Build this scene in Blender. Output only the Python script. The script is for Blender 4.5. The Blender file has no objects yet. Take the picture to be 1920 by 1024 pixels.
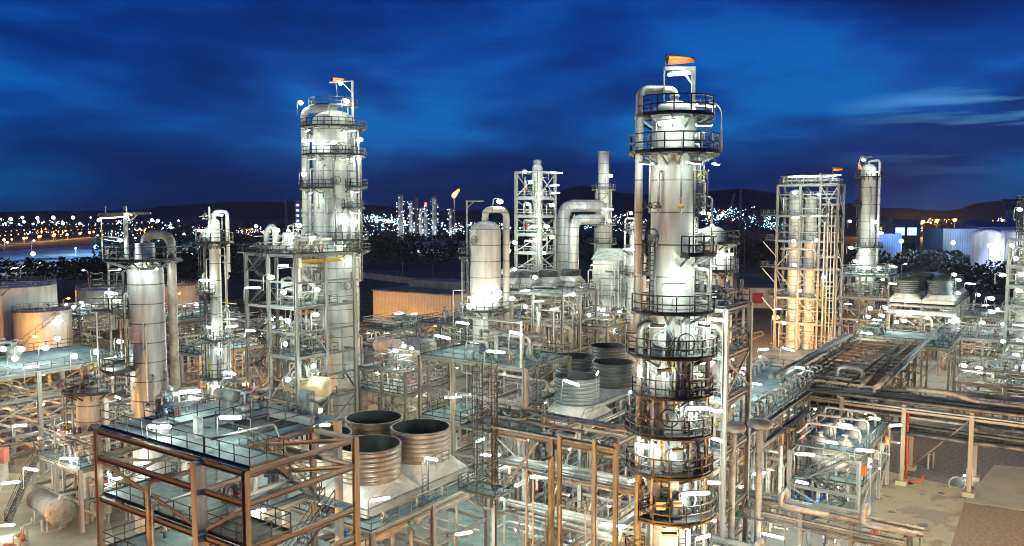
import bpy, math, random
from math import sin, cos, pi, radians, sqrt
from mathutils import Vector, Matrix
R_ = random.Random(7)
SC = bpy.context.scene
COL = SC.collection
# ------------------------------------------------------------------ camera
H, F, CX, CY, HOR = 30.0, 1500.0, 960.0, 512.0, 400.0
PITCH = math.atan((CY - HOR) / F)
cd = bpy.data.cameras.new('camera'); cam = bpy.data.objects.new('camera', cd); COL.objects.link(cam)
cam.location = (0, 0, H); cam.rotation_euler = (pi/2 - PITCH, 0, 0)
cd.sensor_width = 36.0; cd.lens = 36.0 * F / 1920.0; cd.clip_start = 0.5; cd.clip_end = 30000
SC.camera = cam
HAZE = 0.00003
SKY_X, SKY_Z = 9.1, 6.9
# ------------------------------------------------------------------ dusk sky
W = bpy.data.worlds.new('World'); SC.world = W; W.use_nodes = True
nt = W.node_tree; N = nt.nodes; L = nt.links; N.clear()
def nd(t, **k):
    n = N.new(t)
    for a, b in k.items(): setattr(n, a, b)
    return n
def lk(a, i, b, j): L.new(a.outputs[i], b.inputs[j])
tc = nd('ShaderNodeTexCoord'); sep = nd('ShaderNodeSeparateXYZ'); lk(tc, 'Generated', sep, 0)
ramp = nd('ShaderNodeValToRGB')
zc = nd('ShaderNodeMapRange'); zc.inputs['From Min'].default_value = -0.02; zc.inputs['From Max'].default_value = 0.42
lk(sep, 'Z', zc, 'Value'); lk(zc, 'Result', ramp, 0)
def stops(r, pts):
    e = r.color_ramp.elements
    while len(e) > 1: e.remove(e[-1])
    e[0].position, e[0].color = pts[0][0], (*pts[0][1], 1)
    for p, c in pts[1:]:
        k = e.new(p); k.color = (*c, 1)
stops(ramp, [(0.0, (0.001, 0.020, 0.085)), (0.12, (0.0005, 0.025, 0.125)), (0.28, (0.0005, 0.045, 0.215)), (0.46, (0.0005, 0.042, 0.235)),
             (0.66, (0.0005, 0.018, 0.150)), (0.9, (0.001, 0.009, 0.105))])
# clouds: long flat banks, stretched along the horizon
mp = nd('ShaderNodeMapping'); mp.inputs['Scale'].default_value = (1.5, 1.5, 5.6); mp.inputs['Location'].default_value = (SKY_X, 0.35, SKY_Z)
mp.inputs['Rotation'].default_value = (0, 0.05, 0)
lk(tc, 'Generated', mp, 'Vector')
ns = nd('ShaderNodeTexNoise'); ns.inputs['Scale'].default_value = 1.8; ns.inputs['Detail'].default_value = 9; ns.inputs['Roughness'].default_value = 0.50; ns.inputs['Distortion'].default_value = 0.25
lk(mp, 0, ns, 'Vector')
cr = nd('ShaderNodeValToRGB'); stops(cr, [(0.38, (0.55, 0.32, 0.46)), (0.47, (0.75, 0.60, 0.70)), (0.53, (1.0, 1.02, 1.0)), (0.61, (2.2, 1.95, 1.48))])
lk(ns, 0, cr, 0)
mul = nd('ShaderNodeMix', data_type='RGBA', blend_type='MULTIPLY'); mul.inputs['Factor'].default_value = 1.0
lk(ramp, 0, mul, 6); lk(cr, 0, mul, 7)
# pale lit streaks low in the right of the sky
mp2 = nd('ShaderNodeMapping'); mp2.inputs['Scale'].default_value = (1.6, 1.6, 17.0); mp2.inputs['Rotation'].default_value = (0.0, 0.10, 0); mp2.inputs['Location'].default_value = (0.3, 0, 1.3)
lk(tc, 'Generated', mp2, 'Vector')
n2 = nd('ShaderNodeTexNoise'); n2.inputs['Scale'].default_value = 1.5; n2.inputs['Detail'].default_value = 6; n2.inputs['Roughness'].default_value = 0.55
lk(mp2, 0, n2, 'Vector')
r2 = nd('ShaderNodeValToRGB'); stops(r2, [(0.53, (0, 0, 0)), (0.66, (1, 1, 1))]); lk(n2, 0, r2, 0)
mx = nd('ShaderNodeMapRange'); mx.inputs['From Min'].default_value = 0.36; mx.inputs['From Max'].default_value = 0.60; lk(sep, 'X', mx, 'Value')
mz = nd('ShaderNodeMapRange'); mz.inputs['From Min'].default_value = 0.17; mz.inputs['From Max'].default_value = 0.12; lk(sep, 'Z', mz, 'Value')
mz2 = nd('ShaderNodeMapRange'); mz2.inputs['From Min'].default_value = 0.04; mz2.inputs['From Max'].default_value = 0.075; lk(sep, 'Z', mz2, 'Value')
def mulv(a, b):
    m = nd('ShaderNodeMath', operation='MULTIPLY'); L.new(a, m.inputs[0]); L.new(b, m.inputs[1]); return m.outputs[0]
fac = mulv(mulv(mulv(r2.outputs[0], mx.outputs[0]), mz.outputs[0]), mz2.outputs[0])
scr = nd('ShaderNodeMix', data_type='RGBA', blend_type='MIX'); L.new(fac, scr.inputs['Factor']); lk(mul, 2, scr, 6); scr.inputs[7].default_value = (0.13, 0.40, 0.66, 1)
bg = nd('ShaderNodeBackground'); lk(scr, 2, bg, 'Color'); bg.inputs['Strength'].default_value = 1.42
sky = nd('ShaderNodeTexSky'); sky.sky_type = 'NISHITA'; sky.sun_disc = False; sky.sun_elevation = radians(-4); sky.sun_rotation = radians(60)
bg2 = nd('ShaderNodeBackground'); lk(sky, 0, bg2, 'Color'); bg2.inputs['Strength'].default_value = 0.012
ad = nd('ShaderNodeAddShader'); lk(bg, 0, ad, 0); lk(bg2, 0, ad, 1)
wo = nd('ShaderNodeOutputWorld'); lk(ad, 0, wo, 0)
# ------------------------------------------------------------------ exposure and render settings
SC.view_settings.view_transform = 'Standard'; SC.view_settings.look = 'None'
SC.view_settings.exposure = 0.0; SC.view_settings.gamma = 1.0
cy = SC.cycles
cy.max_bounces = 5; cy.diffuse_bounces = 2; cy.glossy_bounces = 3; cy.transmission_bounces = 2
cy.sample_clamp_indirect = 2.0; cy.sample_clamp_direct = 12.0; cy.caustics_reflective = False; cy.caustics_refractive = False
cy.use_denoising = True; cy.filter_width = 1.0
# ------------------------------------------------------------------ pixel -> world helpers
def ray(px, py):
    a = (px - CX) / F; b = (CY - py) / F
    return Vector((a, cos(PITCH) + b * sin(PITCH), -sin(PITCH) + b * cos(PITCH)))
def at(px, py, Y):
    d = ray(px, py); t = Y / d.y
    return Vector((d.x * t, Y, H + d.z * t))
def gz(px, py, z=0.0):
    d = ray(px, py); t = (z - H) / d.z
    return Vector((d.x * t, d.y * t, z))
YAW = radians(-34.5)
V = Vector((cos(YAW), sin(YAW), 0)); U = Vector((-sin(YAW), cos(YAW), 0))
# ------------------------------------------------------------------ materials
MATS = {}
def mat(name, col, rough=0.5, metal=0.0, var=0.25, scale=0.6, bump=0.0, bscale=8.0, seam=None, corr=None, grid=None, col2=None, thr=(0.45, 0.65), spec=0.5, streak=False):
    m = bpy.data.materials.new(name); m.use_nodes = True; MATS[name] = m
    t = m.node_tree; n = t.nodes; l = t.links; b = n['Principled BSDF']
    b.inputs['Roughness'].default_value = rough; b.inputs['Metallic'].default_value = metal; b.inputs['Specular IOR Level'].default_value = spec
    tcn = n.new('ShaderNodeTexCoord')
    no = n.new('ShaderNodeTexNoise'); no.inputs['Scale'].default_value = scale; no.inputs['Detail'].default_value = 8; no.inputs['Roughness'].default_value = 0.62
    if streak:
        mpn = n.new('ShaderNodeMapping'); mpn.inputs['Scale'].default_value = (2.2, 2.2, 0.25); l.new(tcn.outputs['Object'], mpn.inputs[0]); l.new(mpn.outputs[0], no.inputs['Vector'])
    else:
        l.new(tcn.outputs['Object'], no.inputs['Vector'])
    rp = n.new('ShaderNodeValToRGB'); e = rp.color_ramp.elements
    c2 = col2 if col2 else tuple(c * (1 - var * 1.6) for c in col)
    c1 = tuple(min(1, c * (1 + var * 0.4)) for c in col)
    e[0].position, e[0].color = thr[0] - 0.12 if not col2 else thr[0], (*c2, 1)
    e[1].position, e[1].color = thr[1], (*c1, 1)
    l.new(no.outputs[0], rp.inputs[0]); cur = rp.outputs[0]
    oi = n.new('ShaderNodeObjectInfo'); mr = n.new('ShaderNodeMapRange'); mr.inputs['To Min'].default_value = 1 - var * 0.55; mr.inputs['To Max'].default_value = 1 + var * 0.35
    l.new(oi.outputs['Random'], mr.inputs['Value'])
    hv = n.new('ShaderNodeHueSaturation'); l.new(mr.outputs[0], hv.inputs['Value']); l.new(cur, hv.inputs['Color']); cur = hv.outputs[0]
    hgt = None
    if seam or corr:
        sx = n.new('ShaderNodeSeparateXYZ'); l.new(tcn.outputs['Object'], sx.inputs[0])
        per = seam or corr
        src = sx.outputs['Z']
        if corr:
            ad_ = n.new('ShaderNodeMath'); ad_.operation = 'ADD'; l.new(sx.outputs['X'], ad_.inputs[0]); l.new(sx.outputs['Y'], ad_.inputs[1]); src = ad_.outputs[0]
        dv = n.new('ShaderNodeMath'); dv.operation = 'DIVIDE'; dv.inputs[1].default_value = per; l.new(src, dv.inputs[0])
        fr = n.new('ShaderNodeMath'); fr.operation = 'FRACT'; l.new(dv.outputs[0], fr.inputs[0])
        lt = n.new('ShaderNodeMath'); lt.operation = 'LESS_THAN'; l.new(fr.outputs[0], lt.inputs[0]); lt.inputs[1].default_value = 0.10 / per if seam else 0.4
        mxn = n.new('ShaderNodeMix'); mxn.data_type = 'RGBA'; mxn.blend_type = 'MULTIPLY'; l.new(lt.outputs[0], mxn.inputs['Factor']); l.new(cur, mxn.inputs[6])
        k = 0.22 if seam else 0.72
        mxn.inputs[7].default_value = (k, k, k, 1); cur = mxn.outputs[2]
    if grid:
        bt = n.new('ShaderNodeTexBrick'); bt.inputs['Scale'].default_value = 1.0; bt.inputs['Brick Width'].default_value = grid; bt.inputs['Row Height'].default_value = grid * .6; bt.inputs['Mortar Size'].default_value = 0.025; bt.offset = 0.5
        bt.inputs['Color1'].default_value = (1, 1, 1, 1); bt.inputs['Color2'].default_value = (.88, .88, .88, 1); bt.inputs['Mortar'].default_value = (.55, .55, .55, 1); l.new(tcn.outputs['Object'], bt.inputs['Vector'])
        mg = n.new('ShaderNodeMix'); mg.data_type = 'RGBA'; mg.blend_type = 'MULTIPLY'; mg.inputs['Factor'].default_value = 1.0; l.new(cur, mg.inputs[6]); l.new(bt.outputs['Color'], mg.inputs[7]); cur = mg.outputs[2]
    l.new(cur, b.inputs['Base Color'])
    rr = n.new('ShaderNodeMapRange'); rr.inputs['To Min'].default_value = max(0.05, rough - 0.12); rr.inputs['To Max'].default_value = min(1, rough + 0.18)
    l.new(no.outputs[0], rr.inputs['Value']); l.new(rr.outputs[0], b.inputs['Roughness'])
    if bump:
        nb = n.new('ShaderNodeTexNoise'); nb.inputs['Scale'].default_value = bscale; nb.inputs['Detail'].default_value = 6; l.new(tcn.outputs['Object'], nb.inputs['Vector'])
        bp = n.new('ShaderNodeBump'); bp.inputs['Strength'].default_value = bump; bp.inputs['Distance'].default_value = 0.05
        l.new(nb.outputs[0], bp.inputs['Height']); l.new(bp.outputs[0], b.inputs['Normal'])
    return m
def emat(name, col, s, sampled=False):
    m = bpy.data.materials.new(name); m.use_nodes = True; MATS[name] = m
    b = m.node_tree.nodes['Principled BSDF']; b.inputs['Base Color'].default_value = (0.6, 0.6, 0.6, 1)
    b.inputs['Emission Color'].default_value = (*col, 1); b.inputs['Emission Strength'].default_value = s
    if not sampled: m.cycles.emission_sampling = 'NONE'
    return m
mat('galv', (0.36, 0.365, 0.34), 0.45, 0.25, 0.40, 1.2, 0.15, 6)
mat('steel', (0.27, 0.262, 0.24), 0.5, 0.1, 0.5, 0.9, 0.15, 5)
mat('darksteel', (0.035, 0.036, 0.037), 0.55, 0.1, 0.4, 1.0)
mat('pipedark', (0.075, 0.072, 0.066), 0.5, 0.3, 0.5, 0.8, 0.1, 4)
mat('brownsteel', (0.27, 0.215, 0.165), 0.6, 0.0, 0.4, 1.0, 0.2, 5)
mat('fireproof', (0.52, 0.50, 0.46), 0.8, 0.0, 0.3, 0.8, 0.2, 9)
mat('clad', (0.50, 0.505, 0.505), 0.36, 0.55, 0.30, 0.8, 0.10, 2.5, seam=1.7, streak=True)
mat('cladpale', (0.69, 0.685, 0.625), 0.45, 0.04, 0.24, 0.7, 0.10, 2.5, seam=2.0, streak=True)
mat('cladwarm', (0.60, 0.55, 0.47), 0.40, 0.35, 0.35, 0.7, 0.12, 2.5, seam=1.6, streak=True)
mat('pipe', (0.40, 0.385, 0.345), 0.42, 0.25, 0.40, 0.8, 0.08, 4)
mat('pipewhite', (0.70, 0.69, 0.63), 0.42, 0.08, 0.30, 0.8, 0.08, 4)
mat('pipedull', (0.20, 0.19, 0.175), 0.55, 0.25, 0.45, 0.8, 0.1, 4)
mat('deck', (0.35, 0.43, 0.41), 0.78, 0.0, 0.30, 0.45, 0.12, 12, col2=(0.18, 0.26, 0.255), thr=(0.36, 0.6), grid=2.4, spec=0.2)
mat('grating', (0.17, 0.20, 0.20), 0.6, 0.3, 0.4, 2.0)
mat('hood', (0.58, 0.575, 0.53), 0.45, 0.1, 0.35, 0.5, 0.15, 2)
mat('ringmetal', (0.36, 0.29, 0.22), 0.32, 0.80, 0.25, 0.7, 0.06, 1.2)
mat('ringdark', (0.030, 0.036, 0.037), 0.5, 0.2, 0.4, 1.0, 0.05, 2.0)  # dark fan rings, and the shade painted inside every ring
mat('ringmid', (0.12, 0.135, 0.135), 0.36, 0.6, 0.25, 0.7, 0.06, 1.2)
mat('tankpaint', (0.68, 0.65, 0.60), 0.55, 0.0, 0.22, 0.25, 0.05, 2, streak=True)
mat('yellow', (0.66, 0.46, 0.02), 0.5, 0, 0.3)
mat('cream', (0.62, 0.52, 0.30), 0.5, 0.05, 0.25, 0.6)
mat('red', (0.45, 0.035, 0.02), 0.5, 0, 0.3)
mat('redpale', (0.42, 0.13, 0.10), 0.6, 0, 0.3)
mat('orangepaint', (0.75, 0.17, 0.03), 0.6, 0, 0.2)
mat('blue', (0.02, 0.14, 0.42), 0.45, 0, 0.3)
mat('green', (0.02, 0.16, 0.10), 0.5, 0, 0.3)
mat('valve', (0.42, 0.43, 0.44), 0.5, 0.3, 0.45, 3.0)
mat('concrete', (0.54, 0.45, 0.28), 0.85, 0, 0.2, 0.30, 0.2, 3, col2=(0.16, 0.13, 0.09), thr=(0.42, 0.50))
mat('paving', (0.20, 0.20, 0.175), 0.8, 0, 0.3, 0.12, 0.2, 3, col2=(0.08, 0.08, 0.075), thr=(0.38, 0.56))
mat('palefloor', (0.46, 0.47, 0.41), 0.7, 0, 0.2, 0.2, 0.2, 3, col2=(0.24, 0.24, 0.20), thr=(0.34, 0.50))
mat('slab', (0.46, 0.43, 0.31), 0.85, 0, 0.25, 0.2, 0.2, 3, grid=5.0)
mat('gravel', (0.13, 0.13, 0.13), 0.95, 0, 0.5, 3.0, 1.0, 5)
mat('browngravel', (0.22, 0.15, 0.10), 0.95, 0, 0.5, 3.0, 1.0, 5)
mat('asphalt', (0.055, 0.055, 0.055), 0.85, 0, 0.3, 0.3, 0.3, 8)
mat('soil', (0.028, 0.026, 0.020), 0.95, 0, 0.6, 0.02, 0.3, 0.5)
mat('drygrass', (0.15, 0.12, 0.04), 0.95, 0, 0.5, 0.3, 0.5, 4)
mat('leaf', (0.014, 0.019, 0.011), 0.9, 0, 0.4, 0.3)
mat('hill', (0.022, 0.026, 0.030), 1.0, 0, 0.5, 0.004)
mat('sheet', (0.52, 0.45, 0.36), 0.45, 0.15, 0.15, 0.4, corr=0.5)
mat('roofsheet', (0.17, 0.19, 0.20), 0.5, 0.3, 0.3, 0.2, corr=0.6)
mat('plaster', (0.60, 0.60, 0.58), 0.8, 0, 0.2, 0.3)
mat('bluewall', (0.22, 0.30, 0.42), 0.7, 0, 0.2, 0.1, corr=1.2)
mat('flame', (0.9, 0.4, 0.1))
emat('lens', (0.93, 1.0, 0.97), 30.0)
emat('lens_sodium', (1.0, 0.42, 0.10), 14.0)
emat('far_white', (0.75, 0.90, 1.0), 9.0)
emat('far_dim', (0.75, 0.90, 1.0), 3.0)
emat('far_blue', (0.25, 0.55, 1.0), 6.0)
emat('far_orange', (1.0, 0.36, 0.07), 7.0)
emat('far_teal', (0.2, 0.9, 0.85), 4.0)
emat('far_red', (1.0, 0.07, 0.03), 5.0)
emat('flame_fire', (1.0, 0.34, 0.10), 2.2)
emat('lit_window', (0.55, 0.75, 1.0), 1.6)
# ------------------------------------------------------------------ mesh builder
class MB:
    def __init__(s): s.v = []; s.f = []; s.sm = []; s.mi = []; s.m = 0
    def add(s, vs, fs, smooth=False):
        o = len(s.v); s.v.extend(tuple(p) for p in vs)
        for f in fs: s.f.append([i + o for i in f]); s.sm.append(smooth); s.mi.append(s.m)
        return s
    def box(s, x, y, z, sx, sy, sz, rz=0.0):
        c, n = cos(rz), sin(rz); vs = []
        for k in (-.5, .5):
            for i, j in ((-.5, -.5), (.5, -.5), (.5, .5), (-.5, .5)):
                a, b = i * sx, j * sy
                vs.append((x + a * c - b * n, y + a * n + b * c, z + k * sz))
        return s.add(vs, [(3, 2, 1, 0), (4, 5, 6, 7), (0, 1, 5, 4), (1, 2, 6, 5), (2, 3, 7, 6), (3, 0, 4, 7)])
    def bx(s, x0, x1, y0, y1, z0, z1): return s.box((x0+x1)/2, (y0+y1)/2, (z0+z1)/2, x1-x0, y1-y0, z1-z0)
    def bar(s, p, q, w, h=None):
        p, q = Vector(p), Vector(q); h = h or w; d = q - p
        if d.length < 1e-6: return s
        d.normalize(); up = Vector((0, 0, 1)) if abs(d.z) < 0.98 else Vector((1, 0, 0))
        a = d.cross(up).normalized() * w / 2; b = a.cross(d).normalized() * h / 2
        vs = [p - a - b, p + a - b, p + a + b, p - a + b, q - a - b, q + a - b, q + a + b, q - a + b]
        return s.add(vs, [(0, 1, 2, 3), (7, 6, 5, 4), (4, 5, 1, 0), (5, 6, 2, 1), (6, 7, 3, 2), (7, 4, 0, 3)])
    def pipe(s, pts, r, n=8, bend=None, caps=True, k=4):
        P = [Vector(p) for p in pts]
        if bend is None: bend = r * 3.2
        Q = [P[0]]
        for i in range(1, len(P) - 1):
            a, b, c = P[i-1], P[i], P[i+1]
            d1 = (a - b); d2 = (c - b); l1, l2 = d1.length, d2.length
            if l1 < 1e-6 or l2 < 1e-6: continue
            d1 /= l1; d2 /= l2
            if bend <= 0 or d1.dot(d2) < -0.999: Q.append(b); continue
            t = min(bend, l1 * 0.48, l2 * 0.48)
            p0, p2 = b + d1 * t, b + d2 * t
            for j in range(k + 1):
                w = j / k; Q.append(p0 * (1-w)**2 + b * 2*w*(1-w) + p2 * w*w)
        Q.append(P[-1])
        vs = []; fs = []; d0 = (Q[1] - Q[0]).normalized()
        ref = Vector((0, 0, 1)) if abs(d0.z) < 0.9 else Vector((1, 0, 0))
        a = d0.cross(ref).normalized()
        m = len(Q)
        for i in range(m):
            if i == 0: d = (Q[1] - Q[0])
            elif i == m - 1: d = (Q[-1] - Q[-2])
            else: d = (Q[i+1] - Q[i]).normalized() + (Q[i] - Q[i-1]).normalized()
            d.normalize(); a = (a - d * a.dot(d)); 
            if a.length < 1e-5: a = d.orthogonal()
            a.normalize(); b = d.cross(a)
            for j in range(n):
                t = 2 * pi * j / n; vs.append(Q[i] + a * (r * cos(t)) + b * (r * sin(t)))
        for i in range(m - 1):
            for j in range(n):
                j2 = (j + 1) % n; fs.append((i*n + j, i*n + j2, (i+1)*n + j2, (i+1)*n + j))
        s.add(vs, fs, True)
        if caps:
            o = len(s.v) - len(vs)
            s.f.append([o + j for j in range(n)][::-1]); s.sm.append(False); s.mi.append(s.m)
            s.f.append([o + (m-1)*n + j for j in range(n)]); s.sm.append(False); s.mi.append(s.m)
        return s
    def tube(s, p, q, r, n=8): return s.pipe([p, q], r, n)
    def lathe(s, prof, n=24, c=(0, 0, 0), axis='z', closed=False):
        vs = []; fs = []; m = len(prof)
        for r, z in prof:
            for j in range(n):
                t = 2 * pi * j / n; x, y = r * cos(t), r * sin(t)
                p = (x, y, z) if axis == 'z' else ((z, x, y) if axis == 'x' else (x, z, y))
                vs.append((p[0] + c[0], p[1] + c[1], p[2] + c[2]))
        rng = range(m if closed else m - 1)
        for i in rng:
            i2 = (i + 1) % m
            for j in range(n):
                j2 = (j + 1) % n; q = (i*n + j, i*n + j2, i2*n + j2, i2*n + j)
                fs.append(q if axis != 'y' else q[::-1])
        return s.add(vs, fs, True)
    def sector(s, z, r0, r1, a0, a1, t=0.08, n=None, c=(0, 0)):
        n = n or max(3, int(abs(a1 - a0) / 0.2)); vs = []; fs = []
        for i in range(n + 1):
            a = a0 + (a1 - a0) * i / n; x, y = cos(a), sin(a)
            for r, zz in ((r0, z - t), (r1, z - t), (r1, z), (r0, z)): vs.append((c[0] + x * r, c[1] + y * r, zz))
        for i in range(n):
            for j in range(4): fs.append((i*4 + j, i*4 + (j+1) % 4, (i+1)*4 + (j+1) % 4, (i+1)*4 + j))
        fs.append((0, 1, 2, 3)[::-1]); fs.append(tuple(n*4 + j for j in range(4)))
        return s.add(vs, fs)
    def rail(s, pts, h=1.1, w=0.055, sp=1.5, kick=True, posts=True):
        P = [Vector(p) for p in pts]
        for a, b in zip(P, P[1:]):
            l = (b - a).length
            if l < 0.05: continue
            for z in (h, h * 0.52): s.bar(a + Vector((0, 0, z)), b + Vector((0, 0, z)), w)
            if kick: s.bar(a + Vector((0, 0, 0.07)), b + Vector((0, 0, 0.07)), 0.015, 0.14)
            if posts:
                m = max(1, round(l / sp))
                for i in range(m + (1 if b == P[-1] else 0)):
                    p = a + (b - a) * (i / m); s.bar(p, p + Vector((0, 0, h)), w)
        return s
    def arcrail(s, z, r, a0, a1, h=1.1, w=0.055, c=(0, 0)):
        n = max(3, int(abs(a1 - a0) * r / 1.0))
        pts = [(c[0] + r * cos(a0 + (a1-a0)*i/n), c[1] + r * sin(a0 + (a1-a0)*i/n), z) for i in range(n + 1)]
        return s.rail(pts, h, w, 1.6)
    def ladder(s, x, y, z0, z1, ang, w=0.5, cage=True, t=0.05, hoop=1.0):
        c, n = cos(ang), sin(ang); lx, ly = -n * w / 2, c * w / 2
        for k in (-1, 1): s.bar((x + k*lx, y + k*ly, z0), (x + k*lx, y + k*ly, z1 + 1.0), t)
        z = z0 + 0.3
        while z < z1: s.bar((x - lx, y - ly, z), (x + lx, y + ly, z), t * 0.7); z += 0.32
        if cage and z1 - z0 > 3:
            zz = z0 + 2.3; R = 0.38
            cx, cy_ = x + c * R, y + n * R; A = [ang - 2.4 + 4.8 * i / 8 for i in range(9)]
            hs = []
            while zz <= z1 + 1.0:
                q = [(cx + R * cos(a), cy_ + R * sin(a), zz) for a in A]; hs.append(q)
                for a, b in zip(q, q[1:]): s.bar(a, b, t * 0.8)
                zz += hoop
            if len(hs) > 1:
                for i in range(0, 9, 2): s.bar(hs[0][i], hs[-1][i], t * 0.7)
        return s
    def stair(s, p, q, w=0.9, rail=True, t=0.05):
        p, q = Vector(p), Vector(q); d = q - p; hd = Vector((d.x, d.y, 0)); hl = hd.length; hd /= hl
        sd = Vector((-hd.y, hd.x, 0)) * w / 2; n = max(2, int(abs(d.z) / 0.22))
        for k in (-1, 1):
            s.bar(p + sd * k, q + sd * k, 0.06, 0.22)
            if rail:
                for h in (1.0, 0.55): s.bar(p + sd * k + Vector((0, 0, h)), q + sd * k + Vector((0, 0, h)), t)
                m = max(2, int(hl / 1.1))
                for i in range(m + 1):
                    b = p + d * (i / m) + sd * k; s.bar(b, b + Vector((0, 0, 1.0)), t)
        for i in range(n):
            c = p + d * ((i + 0.5) / n); s.bar(c - sd, c + sd, 0.24, 0.04)
        return s
    def torus(s, c, ax, R, r, n=14, m=5):
        c = Vector(c); ax = Vector(ax).normalized(); a = ax.orthogonal().normalized(); b = ax.cross(a); vs = []; fs = []
        for i in range(n):
            t = 2*pi*i/n; d = a*cos(t) + b*sin(t)
            for j in range(m):
                q = 2*pi*j/m; vs.append(c + d*(R + r*cos(q)) + ax*(r*sin(q)))
        for i in range(n):
            for j in range(m): fs.append((i*m + j, ((i+1) % n)*m + j, ((i+1) % n)*m + (j+1) % m, i*m + (j+1) % m))
        return s.add(vs, fs, True)
    def ball(s, c, r, n=10, m=6, sx=1, sy=1, sz=1):
        vs = []; fs = []
        for i in range(m + 1):
            p = pi * i / m
            for j in range(n):
                t = 2*pi*j/n; vs.append((c[0] + sx*r*sin(p)*cos(t), c[1] + sy*r*sin(p)*sin(t), c[2] - sz*r*cos(p)))
        for i in range(m):
            for j in range(n): fs.append((i*n + j, i*n + (j+1) % n, (i+1)*n + (j+1) % n, (i+1)*n + j))
        return s.add(vs, fs, True)
    def mesh(s, name, mats):
        me = bpy.data.meshes.new(name); me.from_pydata(s.v, [], s.f)
        for m in (mats if isinstance(mats, (list, tuple)) else [mats]): me.materials.append(MATS[m])
        me.polygons.foreach_set('use_smooth', s.sm); me.polygons.foreach_set('material_index', s.mi); me.update()
        return me
    def build(s, name, mats, parent=None, loc=None, rz=0.0):
        if not s.v: return None
        return link(name, s.mesh(name, mats), parent, loc, rz)
def link(name, me, parent=None, loc=None, rz=0.0):
    o = bpy.data.objects.new(name, me); COL.objects.link(o)
    if parent: o.parent = parent
    if loc is not None: o.location = loc
    if rz: o.rotation_euler = (0, 0, rz)
    return o
def tag(o, label, cat, group=None, kind=None):
    o['label'] = label; o['category'] = cat
    if group: o['group'] = group
    if kind: o['kind'] = kind
    return o
def thing(name, label, cat, loc=(0, 0, 0), rz=0.0, group=None):
    o = bpy.data.objects.new(name, None); COL.objects.link(o); o.location = loc; o.rotation_euler = (0, 0, rz); o.empty_display_size = 0.5
    return tag(o, label, cat, group)
def struct(o, label=None):
    o['kind'] = 'structure'
    if label: o['label'] = label
    return o
def w2l(root, p):
    c, n = cos(-root.rotation_euler.z), sin(-root.rotation_euler.z); d = Vector(p) - root.location
    return Vector((d.x * c - d.y * n, d.x * n + d.y * c, d.z))
def ab(O, a, b, z=0.0): return Vector((O[0], O[1], 0)) + V * a + U * b + Vector((0, 0, z))
# ------------------------------------------------------------------ lamps
LD = {}; PW_WHITE = 2.6; PW_SODIUM = 3.0
def light(parent, p, power, col, size=0.25):
    k = (power, col)
    if k not in LD:
        d = bpy.data.lights.new('lamp_light', 'POINT'); d.energy = power * (PW_WHITE if col[0] < .95 else PW_SODIUM); d.color = col; d.shadow_soft_size = size; LD[k] = d
    o = bpy.data.objects.new('lamp_light', LD[k]); COL.objects.link(o); o.parent = parent; o.location = p; return o
WHITE = (0.84, 1.0, 0.88); SODIUM = (1.0, 0.47, 0.11)
LENS = MB(); LENS.lathe([(0.02, -0.86), (0.08, -0.85), (0.115, -0.78), (0.115, 0.78), (0.08, 0.85), (0.02, 0.86)], 10, axis='x')
ROUND_ME = MB().lathe([(0.02, -.30), (.20, -.27), (.34, -.14), (.40, 0), (.34, .14), (.20, .25), (.02, .28)], 14).mesh('lamp_lens', 'lens')
LENS_ME = LENS.mesh('lamp_lens', 'lens'); LENS_S = LENS.mesh('lamp_lens', 'lens_sodium')
FIX = {}
def fix_round(drop):
    k = ('r', drop)
    if k not in FIX:
        b = MB(); b.lathe([(.0, .40), (.10, .38), (.16, .30), (.0, .29)], 10)
        b.pipe([(0, 0, .36), (-.5, 0, .42), (-.8, 0, .2), (-.8, 0, -max(drop, .5))], .045, 6, .2); FIX[k] = b.mesh('lamp_fixture', 'galv')
    return FIX[k]
def fix_mesh(drop):
    if drop not in FIX:
        b = MB(); b.box(0, 0, 0.17, 1.3, 0.10, 0.06)
        if drop > 0: b.pipe([(0.3, 0, 0.16), (-1.05, 0, 0.16), (-1.05, 0, -drop)], 0.045, 6, 0.25)
        else: b.box(0, 0, 0.13, 1.5, 0.62, 0.10); b.bx(-.75, .75, -.31, -.29, -.06, .08); b.bx(-.75, .75, .29, .31, -.06, .08); b.bar((-0.5, 0, 0.17), (-0.5, 0, .6), 0.06)
        FIX[drop] = b.mesh('lamp_fixture', 'galv')
    return FIX[drop]
NL = [0]
def p_far(root, p): return root.location.y + max(-20, min(20, p[1])) > 88
def lamp(root, px, py, Y, power=420, s=1.0, ang=None, drop=2.2, col=WHITE, tilt=0.0):
    """a strip lamp on a bent pole, fixed to the thing it lights"""
    p = w2l(root, at(px, py, Y)); lampl(root, p, power, s, ang, drop, col, tilt)
def lampz(root, px, py, z, power=420, s=1.0, ang=None, drop=1.8, col=WHITE, tilt=0.0):
    lampl(root, w2l(root, gz(px, py, z)), power, s, ang, drop, col, tilt)
def lampl(root, p, power=420, s=1.0, ang=None, drop=2.2, col=WHITE, tilt=0.0):
    NL[0] += 1; big = s
    if ang is None: ang = R_.choice((YAW, YAW, YAW + pi/2, 0.2, -0.2)) 
    a = ang + R_.uniform(-.6, .35) - root.rotation_euler.z
    s *= R_.uniform(.55, .98); tilt += R_.uniform(-.12, .12)
    rnd = drop > 0 and col == WHITE and 1.2 <= big < 1.75 and p_far(root, p) and R_.random() < .75
    f = link('lamp_fixture', fix_round(drop) if rnd else fix_mesh(drop), root, p, a); f.scale = (s, s, s if drop <= 0 else 1)
    f.rotation_euler = (0, tilt, a)
    g = link('lamp_lens', ROUND_ME if rnd else LENS_ME if col == WHITE else LENS_S, f)
    if power: light(root, (p[0], p[1], p[2] - 0.45), round(power * (.42 if drop <= 0 else 1.0)), col)
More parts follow.
